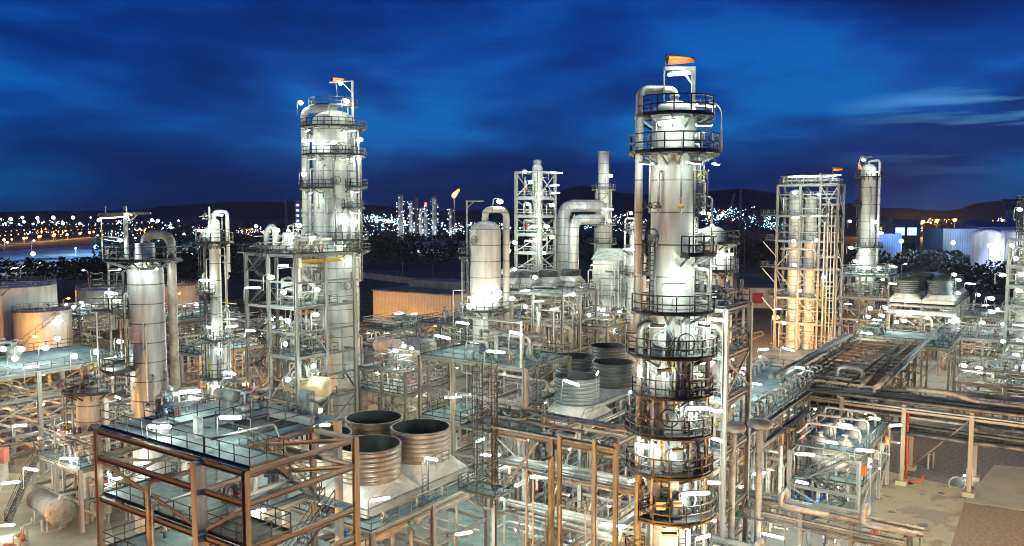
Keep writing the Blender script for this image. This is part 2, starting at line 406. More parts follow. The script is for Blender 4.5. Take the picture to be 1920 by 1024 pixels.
# ------------------------------------------------------------------ shared steel sections
def hsec():
    b = MB(); t, w = 0.11, 0.06
    P = [(-.5, -.5), (.5, -.5), (.5, -.5+t), (w, -.5+t), (w, .5-t), (.5, .5-t), (.5, .5), (-.5, .5), (-.5, .5-t), (-w, .5-t), (-w, -.5+t), (-.5, -.5+t)]
    vs = [(0, x, z) for x, z in P] + [(1, x, z) for x, z in P]
    fs = [(i, (i+1) % 12, 12 + (i+1) % 12, 12 + i) for i in range(12)] + [tuple(range(11, -1, -1)), tuple(range(12, 24))]
    return b.add(vs, fs)
SEC = {}
def sec(kind, m):
    if (kind, m) not in SEC:
        if kind == 'h': b = hsec()
        elif kind == 'box': b = MB().bx(0, 1, -.5, .5, -.5, .5)
        else: b = MB().pipe([(0, 0, 0), (1, 0, 0)], .5, 8)
        SEC[(kind, m)] = b.mesh('beam', m)
    return SEC[(kind, m)]
def member(root, name, p, q, w, h, m='steel', kind='h'):
    p, q = Vector(p), Vector(q); d = q - p; l = d.length
    o = link(name, sec(kind, m), root, p)
    o.rotation_mode = 'QUATERNION'
    x = d / l
    if abs(x.z) > 0.99: y = Vector((0, 1, 0)); z = x.cross(y)
    else: y = Vector((0, 0, 1)).cross(x).normalized(); z = x.cross(y)
    M = Matrix((x, y, z)).transposed(); o.rotation_quaternion = M.to_quaternion(); o.scale = (l, w, h)
    return o
def frame(name, label, cat, O, as_, bs, levels, decks=None, cs=0.36, bw=0.24, bh=0.34, cm='steel', bm='steel', braces=0, seed=1, rails=True, dm='deck', railm='darksteel', group=None, z0=0.0, ext=None, interior=True, tops=None, kind='h', rw=0.055, beamlv=None):
    rg = random.Random(seed)
    root = thing(name, label, cat, (O[0], O[1], z0), YAW, group)
    top = (tops or levels[-1])
    for a in as_:
        for b in bs:
            if not interior and a not in (as_[0], as_[-1]) and b not in (bs[0], bs[-1]): continue
            member(root, 'post', (a, b, 0), (a, b, top + (0.02 * rg.random()) - z0), cs, cs, cm, kind)
    for li, z in enumerate(levels):
        z = z - z0
        for b in bs:
            for a0, a1 in zip(as_, as_[1:]): member(root, 'beam', (a0 + cs/2, b, z - bh/2), (a1 - cs/2, b, z - bh/2), bw, bh, bm)
        for a in as_:
            for b0, b1 in zip(bs, bs[1:]): member(root, 'beam', (a, b0 + cs/2, z - bh/2 - .003), (a, b1 - cs/2, z - bh/2 - .003), bw, bh, bm)
    zs = [0] + [z - z0 for z in levels]
    for _ in range(braces):
        i = rg.randrange(len(zs) - 1); z_0, z_1 = zs[i] + .2, zs[i+1] - bh
        if rg.random() < .5:
            k = rg.randrange(len(as_) - 1); a0, a1 = as_[k], as_[k+1]; b = rg.choice((bs[0], bs[0], bs[-1])); P, Q = (a0, b + .02, z_0), (a1, b + .02, z_1)
        else:
            k = rg.randrange(len(bs) - 1); b0, b1 = bs[k], bs[k+1]; a = rg.choice((as_[0], as_[-1], as_[-1])); P, Q = (a + .02, b0, z_0), (a + .02, b1, z_1)
        if rg.random() < .5: P, Q = (P[0], P[1], Q[2]), (Q[0], Q[1], P[2])
        member(root, 'brace', P, Q, .14, .16, bm, 'box')
    for z, rects in (decks or {}).items():
        zz = z - z0
        for (a0, a1, b0, b1, sides) in rects: deckrail(root, a0, a1, b0, b1, zz, sides, dm.get(z, 'grating') if isinstance(dm, dict) else dm, railm, rw)
    return root
def deckrail(root, a0, a1, b0, b1, z, sides='abcd', dm='deck', railm='darksteel', rw=0.055):
    MB().bx(a0, a1, b0, b1, z + 0.003, z + 0.09).build('deck', dm, root)
    r = MB(); i = .06; zz = z + .09
    S = {'a': [(a0+i, b0+i), (a1-i, b0+i)], 'b': [(a1-i, b0+i), (a1-i, b1-i)], 'c': [(a1-i, b1-i), (a0+i, b1-i)], 'd': [(a0+i, b1-i), (a0+i, b0+i)]}
    for k in sides: r.rail([(*p, zz) for p in S[k]], 1.1, rw)
    r.build('railing', railm, root)
# valves: a few shared shapes
def valve_mesh(k):
    b = MB()
    if k == 0:
        b.lathe([(0, -.3), (.17, -.3), (.17, -.24), (.09, -.2), (.13, 0), (.09, .2), (.17, .24), (.17, .3), (0, .3)], 8, axis='x'); b.tube((0, 0, .05), (0, 0, .62), .045, 6); b.torus((0, 0, .6), (0, 0, 1), .2, .025, 10, 4); b.bar((-.2, 0, .6), (.2, 0, .6), .03)
    elif k == 1:
        b.lathe([(0, -.25), (.15, -.25), (.15, -.2), (.1, -.15), (.1, .15), (.15, .2), (.15, .25), (0, .25)], 8, axis='x'); b.tube((0, 0, .05), (0, 0, .4), .05, 6); b.lathe([(0, .38), (.18, .40), (.24, .47), (.2, .56), (.06, .62), (0, .62)], 10); b.tube((0, 0, .6), (0, 0, .8), .04, 6)
    else:
        b.lathe([(0, -.2), (.14, -.2), (.14, .2), (0, .2)], 8, axis='y'); b.tube((0, 0, 0), (.5, 0, .1), .04, 6); b.torus((.5, 0, .1), (1, 0, .2), .26, .03, 12, 4); b.bar((.5, -.25, .1), (.5, .25, .1), .03); b.box(0, 0, .22, .2, .2, .26)
    return b
VM = {}
def valve(root, p, k, m='valve', rz=0.0, s=1.0):
    if (k, m) not in VM: VM[(k, m)] = valve_mesh(k).mesh('valve', m)
    NV[root.name] = NV.get(root.name, 0) + 1
    o = link('valve', VM[(k, m)], root, p, rz); o.scale = (s, s, s); return o
def flange(b, p, d, r):
    p = Vector(p); d = Vector(d).normalized(); b.pipe([p - d * .04, p + d * .04], r * 1.55, 10, 0)
NP = {}; NV = {}; OVER = {}
def lay(root, b, m):
    # a pipe of its own up to about a hundred on one thing, the finest rest as one mass
    k = NP[root.name] = NP.get(root.name, 0) + 1
    if k <= 88: return b.build('pipe', m, root)
    o = OVER.setdefault(root.name, (root, MB())); o[1].m = 1 if m in ('pipewhite', 'galv') else 0; o[1].add(b.v, b.f, True)
def pipes(root, A, B, Z, n, seed, rr=(.06, .18), mats=('pipe', 'pipe', 'pipewhite', 'pipedull', 'galv'), vert=.5, valves=.6):
    rg = random.Random(seed); a0, a1 = A; b0, b1 = B; z0, z1 = Z
    for i in range(n):
        r = rr[0] + (rr[1] - rr[0]) * rg.random() ** 2.2; b = MB(); t = rg.random()
        pa, pb = rg.uniform(a0, a1), rg.uniform(b0, b1); qa, qb = rg.uniform(a0, a1), rg.uniform(b0, b1); z = rg.uniform(z0 + .5, z1); zz = rg.uniform(z0 + .3, z1)
        if t < vert * .5: P = [(pa, pb, z0), (pa, pb, z), (qa, pb, z), (qa, pb, zz)]
        elif t < vert: P = [(pa, pb, z0), (pa, pb, z), (pa, qb, z), (pa, qb, z0)]
        elif t < vert + .15: P = [(pa, pb, z0), (pa, pb, z1)]
        elif t < vert + .3: P = [(a0, pb, z), (a1, pb, z)]
        elif t < vert + .42: P = [(pa, b0, z), (pa, b1, z)]
        else: P = [(pa, pb, z0), (pa, pb, z), (qa, pb, z), (qa, qb, z), (qa, qb, zz)]
        b.pipe(P, r, 8 if r > .1 else 6, caps=True, k=3)
        if rg.random() < .6:
            j = rg.randrange(len(P) - 1); u, w = Vector(P[j]), Vector(P[j+1])
            if (w - u).length > .6: f = u.lerp(w, rg.uniform(.35, .65)); flange(b, f, w - u, r)
        lay(root, b, rg.choice(mats))
        if rg.random() < valves and NV.get(root.name, 0) < 95:
            u, w = Vector(P[0]), Vector(P[1]); p = u.lerp(w, rg.uniform(.2, .5))
            valve(root, p, rg.randrange(3), rg.choice(('valve', 'valve', 'valve', 'valve', 'darksteel', 'green', 'blue', 'red', 'yellow')), rg.choice((0, pi/2, pi, -pi/2)), rg.uniform(.7, 1.2))
def stairs(root, a, b, zs, la=3.2, w=.9, flip=False, axis='a', m='darksteel'):
    for i, (z0, z1) in enumerate(zip(zs, zs[1:])):
        s = MB(); o = w if i % 2 else 0
        e0, e1 = (0, la) if (i % 2 == 0) ^ flip else (la, 0)
        if axis == 'a': p, q = (a + e0, b + o, z0), (a + e1, b + o, z1)
        else: p, q = (a + o, b + e0, z0), (a + o, b + e1, z1)
        s.stair(p, q, w * .9)
        s.build('stair', m, root)
        if i < len(zs) - 2:
            c = MB()
            if axis == 'a': x = a + e1 + (.5 if e1 else -.5); c.bx(x - .5, x + .5, b - .5, b + 1.5, z1 - .08, z1 - .01)
            else: y = b + e1 + (.5 if e1 else -.5); c.bx(a - .5, a + 1.5, y - .5, y + .5, z1 - .08, z1 - .01)
            c.build('stair_landing', 'grating', root)
# ------------------------------------------------------------------ equipment (things of their own)
def saddle(b, x, r, z, w=.25):
    b.bx(x - w/2, x + w/2, -r * .8, r * .8, 0, z - r * .55)
def drum(name, label, cat, p, ln, r, m='pipewhite', rz=YAW, leg=.6, group=None, heads=True, man=True):
    """horizontal vessel with dished ends on two saddles; its axis along local x"""
    t = thing(name, label, cat, p, rz, group); z = leg + r
    prof = [(0, -ln/2 - r*.45), (r*.5, -ln/2 - r*.38), (r*.85, -ln/2 - r*.2), (r, -ln/2), (r, ln/2), (r*.85, ln/2 + r*.2), (r*.5, ln/2 + r*.38), (0, ln/2 + r*.45)]
    MB().lathe(prof, 22, (0, 0, z), 'x').build('shell', m, t)
    for x in (-ln*.3, ln*.3):
        b = MB(); saddle(b, x, r, z); b.build('saddle', 'fireproof', t)
    for x in (-ln*.33, 0, ln*.28):
        b = MB(); b.pipe([(x, 0, z + r*.9), (x, 0, z + r + .5), (x + .1, .9, z + r + .5)], .09, 6); flange(b, (x, 0, z + r + .22), (0, 0, 1), .09); b.build('nozzle', 'pipe', t)
    if man: MB().lathe([(0, .0), (.34, .0), (.34, .12), (.26, .12), (.26, -.3)], 12, (ln*.12, 0, z + r + .3)).build('manway', 'galv', t)
    return t
def exchanger(name, label, p, ln, r, m='cladwarm', rz=YAW, leg=.9, group=None, two=False):
    t = thing(name, label, 'heat exchanger', p, rz, group); z = leg + r
    for k in range(2 if two else 1):
        zz = z + k * (2*r + .35)
        MB().lathe([(0, -ln/2), (r, -ln/2), (r, ln*.36), (r*1.18, ln*.36), (r*1.18, ln*.36 + .12), (r, ln*.36 + .12), (r, ln*.5 - .12), (r*1.18, ln*.5 - .12), (r*1.18, ln/2), (0, ln/2)], 20, (0, 0, zz), 'x').build('shell', m, t)
        MB().lathe([(0, 0), (r*1.14, 0), (r*1.14, .06), (r*.9, .06), (r*.85, .09), (0, .09)], 20, (ln/2 + .003, 0, zz), 'x').build('channel_cover', 'galv', t)
        MB().pipe([(ln*.42, 0, zz + r), (ln*.42, 0, zz + r + .5), (ln*.42, 1.4, zz + r + .5)], .13, 8).build('nozzle', 'pipewhite', t)
    for x in (-ln*.28, ln*.25):
        b = MB(); saddle(b, x, r, z); b.build('saddle', 'fireproof', t)
    MB().pipe([(ln*.42, 0, leg + .05), (ln*.42, 0, .3), (ln*.42, -1.6, .3), (ln*.42, -1.6, 1.6)], .12, 8).build('nozzle', 'pipewhite', t)
    return t
def vdrum(name, label, cat, p, h, r, m='cladpale', group=None, leg=.8, plat=True):
    t = thing(name, label, cat, p, 0, group)
    MB().lathe([(0, leg - r*.4), (r*.7, leg - r*.25), (r, leg), (r, leg + h), (r*.85, leg + h + r*.25), (r*.45, leg + h + r*.42), (0, leg + h + r*.47)], 20).build('shell', m, t)
    MB().lathe([(r*.97, 0), (r*.97, leg)], 16).build('skirt', 'fireproof', t)
    b = MB(); b.pipe([(0, 0, leg + h + r*.4), (0, 0, leg + h + r*.5 + .8), (r + .5, 0, leg + h + r*.5 + .8), (r + .5, 0, .3)], .1, 8); b.build('outlet_pipe', 'pipe', t)
    if plat:
        pl = MB(); pl.sector(leg + h*.8, r + .05, r + 1.0, -2.6, .4, .07); o = pl.build('platform', 'grating', t)
        MB().arcrail(leg + h*.8, r + .95, -2.6, .4).build('railing', 'darksteel', o)
        MB().ladder((r + .2) * cos(.7), (r + .2) * sin(.7), .2, leg + h*.8, .7, cage=False).build('ladder', 'galv', t)
    return t
PUMP = None
def pump(label, p, rz, group=None, m='valve', s=1.0):
    t = thing('pump', label, 'pump', p, rz, group); t.scale = (s, s, s)
    global PUMP
    if PUMP is None:
        PUMP = [('base_frame', MB().bx(-1.0, 1.0, -.4, .4, 0, .22).mesh('base_frame', 'fireproof')),
                ('motor', MB().lathe([(0, -.9), (.27, -.88), (.30, -.8), (.30, -.15), (.24, -.12), (.1, -.05), (.07, .25), (0, .25)], 12, (0, 0, .58), 'x').bx(-.7, -.35, .2, .45, .5, .75).mesh('motor', 'valve')),
                ('casing', MB().lathe([(0, .2), (.2, .22), (.36, .34), (.36, .6), (.18, .66), (.18, .9), (.25, .9), (.25, .97), (0, .97)], 14, (0, 0, .58), 'x').mesh('casing', 'valve')),
                ('discharge_pipe', MB().pipe([(.47, 0, .9), (.47, 0, 1.9), (.47, 1.0, 1.9), (.47, 1.0, 2.6)], .1, 8).mesh('discharge_pipe', 'pipewhite')),
                ('suction_pipe', MB().pipe([(.95, 0, .58), (1.5, 0, .58), (1.5, 0, 1.9)], .12, 8).mesh('suction_pipe', 'pipe'))]
    for n, me in PUMP:
        o = link(n, me, t)
        if m != 'valve' and n in ('motor', 'casing'):
            o.material_slots[0].link = 'OBJECT'; o.material_slots[0].material = MATS[m]
    return t
def fan(label, p, ring_r=2.15, hw=(4.7, 5.4), zr=(2.4, 4.95), m='ringmetal', group=None, zbox=.45):
    """one bay of an air cooler: box, sloping hood, round fan ring, fan"""
    t = thing('cooling_fan', label, 'cooling fan', p, YAW, group); a, b = hw[0]/2, hw[1]/2
    n = 32; z0, z1, z2 = zbox, zbox + .7, zr[0]
    vs = [(-a, -b, z0), (a, -b, z0), (a, b, z0), (-a, b, z0), (-a, -b, z1), (a, -b, z1), (a, b, z1), (-a, b, z1)]
    fs = [(0, 1, 5, 4), (1, 2, 6, 5), (2, 3, 7, 6), (3, 0, 4, 7), (3, 2, 1, 0)]
    o = len(vs); cs = [(-a, -b), (a, -b), (a, b), (-a, b)]
    for j in range(n):
        th = -3*pi/4 + 2*pi*j/n; vs.append((ring_r*cos(th), ring_r*sin(th), z2))
    q = n // 4
    for k in range(4):
        for j in range(-q//2, q//2): fs.append((4 + k, o + (k*q + j + 1) % n, o + (k*q + j) % n))
        fs.append((4 + k, 4 + (k+1) % 4, o + (k*q + q//2) % n))
    MB().add(vs, [tuple(f) for f in fs]).build('hood', 'hood', t)
    MB().rail([(-a, -b, z1 - .02), (a, -b, z1 - .02), (a, b, z1 - .02), (-a, b, z1 - .02), (-a, -b, z1 - .02)], .02, .09, 9, False, False).build('hood_trim', 'galv', t)
    R = ring_r; z2, z3 = zr; hs = z3 - z2
    prof = [(R, z2 - .15)]
    for i in range(7):
        zz = z2 + hs * (i + .5) / 7; prof += [(R, zz - .10), (R + .03, zz - .08), (R + .10, zz - .03), (R + .10, zz + .03), (R + .03, zz + .08), (R, zz + .10)]
    prof += [(R, z3 - .1), (R + .11, z3 - .08), (R + .11, z3), (R - .03, z3)]
    ring = MB().lathe(prof, 40).build('fan_ring', m, t)
    MB().lathe([(R - .03, z3 - .002), (R - .05, z2 - .1)], 40).build('ring_shade', 'ringdark', ring)  # near-black inner surface: shade inside the ring put into the colour
    f = MB(); f.lathe([(0, z2 + .5), (.5, z2 + .5), (.5, z2 + .85), (0, z2 + .95)], 12)
    for k in range(6):
        th = k*pi/3; c, s_ = cos(th), sin(th); f.add([(c*.4 - s_*.1, s_*.4 + c*.1, z2 + .55), (c*(R-.1) - s_*.22, s_*(R-.1) + c*.22, z2 + .6), (c*(R-.1) + s_*.22, s_*(R-.1) - c*.22, z2 + .75), (c*.4 + s_*.25, s_*.4 - c*.25, z2 + .8)], [(0, 1, 2, 3), (3, 2, 1, 0)])
    f.build('fan', 'galv', t)
    return t
def tank(label, p, r, h, m='tankpaint', stair=True):
    t = thing('storage_tank', label, 'storage tank', p, 0)
    MB().lathe([(r, 0)] + [(r + (.0 if i % 2 else .0), h*i/5) for i in range(1, 6)] + [(r + .07, h), (r + .07, h + .15), (r, h + .15)], 56).build('shell', m, t)
    MB().lathe([(r, h + .05), (r*.5, h + r*.05), (0, h + r*.09)], 40).build('roof', 'tankpaint', t)
    MB().arcrail(h + .12, r - .1, 0, 2*pi, 1.1, .07).build('railing', 'galv', t)
    s = MB(); m_ = int(h / .25)
    for i in range(m_):
        a = -2.2 + i * .27 / r; s.sector(.25 + i*.25, r + .03, r + .9, a, a + .3/r, .04, 1)
    for k in range(m_ - 1):
        a = -2.2 + k * .27 / r; A = -2.2 + (k+1) * .27 / r
        s.bar(((r+.9)*cos(a), (r+.9)*sin(a), 1.3 + k*.25), ((r+.9)*cos(A), (r+.9)*sin(A), 1.55 + k*.25), .06)
        if k % 4 == 0: s.bar(((r+.9)*cos(a), (r+.9)*sin(a), .25 + k*.25), ((r+.9)*cos(a), (r+.9)*sin(a), 1.3 + k*.25), .05)
    s.build('stair', 'steel', t)
    for k, (x, y) in enumerate(((.3, -.4), (-.5, .1), (.1, .3))): MB().lathe([(.22, 0), (.22, .9), (.4, .9), (.4, 1.0), (0, 1.1)], 10, (x*r, y*r, h + .2)).build('vent', 'pipewhite', t)
    b = MB(); b.pipe([(r*cos(-1.9), r*sin(-1.9), 1.0), ((r+1.5)*cos(-1.9), (r+1.5)*sin(-1.9), 1.0), ((r+1.5)*cos(-1.9), (r+1.5)*sin(-1.9), .1)], .2, 8); b.build('nozzle', 'pipewhite', t)
    return t
# ------------------------------------------------------------------ columns
def column(name, label, p, prof, plats, m='cladpale', ladders=(), overhead=None, drops=(), manways=(), rm='darksteel', pm='darksteel', cat='distillation column', n=36, rw=.055, hoop=1.0, extra=None):
    """prof: (r, z) of the shell; plats: (z, a0, a1, width) with angles in degrees, -90 faces the camera"""
    t = thing(name, label, cat, p, 0)
    def rad(z):
        for (r0, z0), (r1, z1) in zip(prof, prof[1:]):
            if z0 <= z <= z1 and z1 > z0: return r0 + (r1 - r0) * (z - z0) / (z1 - z0)
        return prof[-1][0]
    rt, zt = prof[-1]
    full = list(prof) + [(rt*.92, zt + rt*.22), (rt*.7, zt + rt*.40), (rt*.38, zt + rt*.52), (0, zt + rt*.56)]
    MB().lathe(full, n).build('shell', m, t)
    for (z, a0, a1, w) in plats:
        R = rad(z); a0, a1 = radians(a0), radians(a1); b = MB(); b.sector(z, R + .06, R + w, a0, a1, .10)
        k = max(2, int((a1 - a0) / .5))
        for i in range(k + 1):
            a = a0 + (a1 - a0) * i / k; c, s = cos(a), sin(a)
            b.bar((c*(R+.02), s*(R+.02), z - .75), (c*(R+w-.1), s*(R+w-.1), z - .14), .09, .14)
            b.bar((c*R, s*R, z - .16), (c*(R+w), s*(R+w), z - .16), .08, .12)
        o = b.build('platform', pm, t)
        rl = MB(); rl.arcrail(z, R + w - .06, a0, a1, 1.1, rw)
        if a1 - a0 < 6.2:
            for a in (a0, a1): rl.rail([(cos(a)*(R+.1), sin(a)*(R+.1), z), (cos(a)*(R+w-.06), sin(a)*(R+w-.06), z)], 1.1, rw)
        rl.build('railing', rm, o)
    for (z0, z1, a) in ladders:
        R = max(rad(z0), rad(z1)) + .22; a = radians(a); MB().ladder(cos(a)*R, sin(a)*R, z0, z1, a, .5, True, rw, hoop).build('ladder', rm, t)
    if overhead:
        r, a, zb, up = overhead; a = radians(a); R = max(x[0] for x in prof) + r + .25; zt2 = zt + rt*.5 + up
        b = MB(); b.pipe([(0, 0, zt + rt*.4), (0, 0, zt2), (R*cos(a), R*sin(a), zt2), (R*cos(a), R*sin(a), zb)], r, 14, r*2.4, k=7); flange(b, (0, 0, zt + rt*.56 + .3), (0, 0, 1), r*.85)
        b.build('overhead_pipe', m if m != 'clad' else 'pipe', t)
    for (a, r, z0, z1, off, mm) in drops:
        R = max(x[0] for x in prof) + off; a = radians(a); zz = min(z1, zt)
        b = MB(); b.pipe([((rad(zz)-.1)*cos(a), (rad(zz)-.1)*sin(a), zz), (R*cos(a), R*sin(a), zz), (R*cos(a), R*sin(a), z0)], r, 10, r*3); b.build('downcomer_pipe', mm, t)
    for (z, a, r) in manways:
        R = rad(z); a = radians(a); c, s = cos(a), sin(a); b = MB()
        b.pipe([(c*(R-.1), s*(R-.1), z), (c*(R+.35), s*(R+.35), z)], r*.85, 14, 0); b.pipe([(c*(R+.3), s*(R+.3), z), (c*(R+.42), s*(R+.42), z)], r*1.15, 16, 0)
        o = b.build('manway', 'galv', t)
        MB().torus((c*(R+.62) - s*.45, s*(R+.62) + c*.45, z + .1), (c, s, 0), .55, .05, 16, 5).build('davit_ring', 'darksteel', o)
    return t
def nozzles(root, R, zs, seed, n=10, m='pipe'):
    rg = random.Random(seed)
    for i in range(n):
        a = rg.uniform(-pi, 0.2); z = rg.uniform(*zs); r = rg.uniform(.05, .12); o = rg.uniform(.25, .6); z2 = max(zs[0], z - rg.uniform(2, 9)); c, s = cos(a), sin(a)
        MB().pipe([(c*(R-.05), s*(R-.05), z), (c*(R+o), s*(R+o), z), (c*(R+o), s*(R+o), z2)], r, 7).build('pipe', rg.choice((m, 'pipewhite', 'galv')), root)
        valve(root, (c*(R+o), s*(R+o), z2 + .4), rg.randrange(3), rg.choice(('valve', 'darksteel', 'yellow', 'valve')), a, .8)
# ------------------------------------------------------------------ pipe racks
def rack(name, label, O, ln, w, levels, dirn='u', bent=6.0, np_=8, rr=(.07, .22), seed=3, cm='steel', loops=2, rails=False, group=None, mats=('pipe', 'pipe', 'pipedull', 'pipewhite', 'galv'), top=None, cs=.32, skip=0, z0=0):
    """pipe rack: bents of two posts and cross beams; pipes run along local y, each a part"""
    rz = YAW if dirn == 'u' else YAW - pi/2
    rg = random.Random(seed); t = thing(name, label, 'pipe rack', (O[0], O[1], 0), rz, group)
    k = max(1, round(ln / bent)); zt = top or levels[-1]
    for i in range(k + 1):
        y = ln * i / k
        for x in (0, w): member(t, 'post', (x, y, z0), (x, y, zt), cs, cs, cm)
        for z in levels: member(t, 'beam', (cs/2, y, z - .16), (w - cs/2, y, z - .16), .22, .3, cm)
        if i < k:
            for x in (0, w):
                z = levels[-1]; member(t, 'beam', (x, y + cs/2, z - .75), (x, y + ln/k - cs/2, z - .75), .2, .28, cm)
            if i % 2 == 0: member(t, 'brace', (rg.choice((0, w)), y + .2, levels[0] * .1), (rg.choice((0, w)), y + ln/k - .2, levels[-1] - .9), .12, .14, cm, 'box')
    for li, z in enumerate(levels):
        x = .4
        while x < w - .3:
            r = rr[0] + (rr[1] - rr[0]) * rg.random() ** 1.8; x += r
            if x + r > w - .2: break
            if rg.random() < .88:
                y0 = -rg.uniform(0, 1.5) if rg.random() < .7 else ln * rg.uniform(0, .4); y1 = ln + rg.uniform(0, 1.5) if rg.random() < .7 else ln * rg.uniform(.55, 1)
                P = [(x, y0, z + r), (x, y1, z + r)]
                if rg.random() < .35: P = [(x, y0, z + r - rg.uniform(1, min(4, z)))] + P
                if rg.random() < .25: P = P + [(x, y1, z + r + rg.uniform(.8, 2.0))]
                b = MB(); b.pipe(P, r, 10 if r > .12 else 7)
                for _ in range(int(ln / 9)):
                    yy = rg.uniform(max(y0, 0), min(y1, ln)); flange(b, (x, yy, z + r), (0, 1, 0), r)
                b.build('pipe', rg.choice(mats), t)
            x += r + rg.uniform(.08, .30)
    for _ in range(loops):
        r = rg.uniform(.14, .24); x0 = rg.uniform(.5, w*.4); x1 = x0 + rg.uniform(1.5, 2.5); y = rg.uniform(.15, .8) * ln; z = levels[-1]; hh = rg.uniform(1.0, 1.8)
        MB().pipe([(x0, y - 4, z + r), (x0, y, z + r), (x0, y, z + hh), (x1, y, z + hh), (x1, y, z + r), (x1, y + 4, z + r)], r, 10).build('pipe', 'pipewhite', t)
    # a cable tray along one side
    c = MB(); c.bx(w - .05, w + .45, 0, ln, zt - .42, zt - .36); c.bx(w - .05, w - .01, 0, ln, zt - .36, zt - .26); c.bx(w + .41, w + .45, 0, ln, zt - .36, zt - .26)
    c.build('cable_tray', 'galv', t)
    return t
def windsock(label, p, ang, ln=2.2, r=.35, pole=1.0, tilt=0.0):
    t = thing('windsock', label, 'windsock', p, ang)
    MB().tube((0, 0, -pole), (0, 0, .45), .04, 6).build('pole', 'galv', t)
    MB().lathe([(r, .12), (r*.95, ln*.3), (r*.8, ln*.6), (r*.62, ln*.85), (r*.58, ln), (r*.50, ln), (r*.9, .14), (r, .12)], 14, (0, 0, .1), 'x').build('sock', 'orangepaint', t)
    MB().torus((.12, 0, .1), (1, 0, 0), r, .03, 16, 5).build('hoop', 'galv', t)
    return t
def lamppost(label, p, h=8.0, ang=0.0, col=SODIUM, power=2500, arm=1.4, group=None, s=1.2, m='galv'):
    t = thing('lamp_post', label, 'lamp post', p, ang, group)
    MB().pipe([(0, 0, 0), (0, 0, h), (arm, 0, h + .25)], .08, 8, .5).lathe([(.22, 0), (.22, .25), (.1, .3)], 8).build('pole', m, t)
    hd = MB().lathe([(0, -.42), (.12, -.38), (.17, -.2), (.17, .2), (.12, .38), (0, .42)], 10, (arm + .3, 0, h + .33), 'x').build('lamp_head', m, t)
    e = MB().lathe([(0, -.36*s), (.16*s, -.3*s), (.2*s, 0), (.16*s, .3*s), (0, .36*s)], 10, (arm + .3, 0, h + .22), 'x').build('lamp_lens', 'lens_sodium' if col == SODIUM else 'lens', hd)
    if power: light(t, (arm + .3, 0, h - .25), power, col, .3)
    return t
# ================================================================== THE SETTING
def sheet(name, pts, z, m, sub=None):
    return struct(MB().add([(p[0], p[1], z) for p in pts], [tuple(range(len(pts)))]).build(name, m))
def gsheet(name, px, z, m): return sheet(name, [gz(x, y, z) for x, y in px], z, m)
sheet('ground', [(-5200, -300), (5200, -300), (5200, 5600), (-5200, 5600)], -0.012, 'soil')
sheet('plant_paving', [(-75, 10), (62, 10), (105, 95), (150, 215), (60, 205), (-20, 190), (-80, 150)], -0.004, 'paving')
# bottom right yard: beige concrete, two gravel beds, a paler slab
sheet('concrete_yard', [gz(1560, 1100), gz(2300, 1100), gz(2200, 820), gz(1650, 820)], 0.000, 'concrete')
sheet('gravel_bed', [gz(1612, 872), gz(1826, 920), gz(1866, 872), gz(2080, 890), gz(2080, 800), gz(1660, 800)], 0.004, 'gravel')
for i, (px, py, r) in enumerate([(1702, 906, .55), (1672, 960, .4), (1765, 925, .35), (1730, 985, .5)]):
    g_ = gz(px, py, .002); struct(MB().lathe([(r, 0), (r, .03), (r - .06, .035), (r - .06, .02), (0, .02)], 18, g_).build('drain_cover', 'pipedark'))
sheet('brown_gravel_bed', [gz(1772, 1060), gz(1808, 942), gz(2100, 985), gz(2100, 1060)], 0.004, 'browngravel')
sheet('slab', [gz(1808, 940), gz(1864, 872), gz(1990, 885), gz(1990, 966)], 0.008, 'slab')
gsheet('teal_light_floor', [(830, 1100), (850, 850), (1010, 835), (1080, 1100)], 0.006, 'deck')  # teal lamplight on plain ground, put into the sheet's colour
gsheet('pale_floor', [(1330, 1100), (1380, 870), (1560, 800), (1640, 860), (1640, 1100)], 0.004, 'palefloor')
gsheet('valve_floor', [(690, 800), (690, 700), (800, 690), (800, 800)], 0.006, 'slab')
# lower left concrete
sheet('concrete_apron', [gz(-200, 1100), gz(230, 1100), gz(190, 900), gz(-200, 870)], 0.002, 'slab')
# road on the right behind the tall column, its kerb island, dry grass
gsheet('road', [(1372, 690), (1560, 600), (1400, 590), (1180, 625), (1240, 720)], 0.002, 'asphalt')
def kerb(name, pts):
    b = MB(); P = [gz(x, y, 0) for x, y in pts]
    for p, q in zip(P, P[1:] + P[:1]): b.bar(p + Vector((0, 0, .07)), q + Vector((0, 0, .07)), .35, .16)
    struct(b.build(name, 'slab'))
kerb('kerb', [(1366, 640), (1400, 628), (1428, 622), (1432, 628), (1404, 640), (1372, 652)])
kerb('kerb', [(1366, 612), (1392, 606), (1412, 600), (1390, 598), (1366, 602)])
gsheet('grass_verge', [(1366, 600), (1412, 599), (1404, 590), (1366, 594)], 0.006, 'drygrass')
gsheet('grass_verge', [(1366, 520), (1470, 519), (1470, 512), (1366, 512)], 0.006, 'drygrass')
gsheet('grass_verge', [(395, 566), (470, 570), (470, 562), (395, 560)], 0.006, 'drygrass')
gsheet('field', [(680, 560), (1000, 560), (1000, 505), (640, 505)], 0.0, 'field') if 'field' in MATS else gsheet('field', [(680, 590), (1000, 590), (960, 512), (640, 505)], 0.0, 'drygrass')
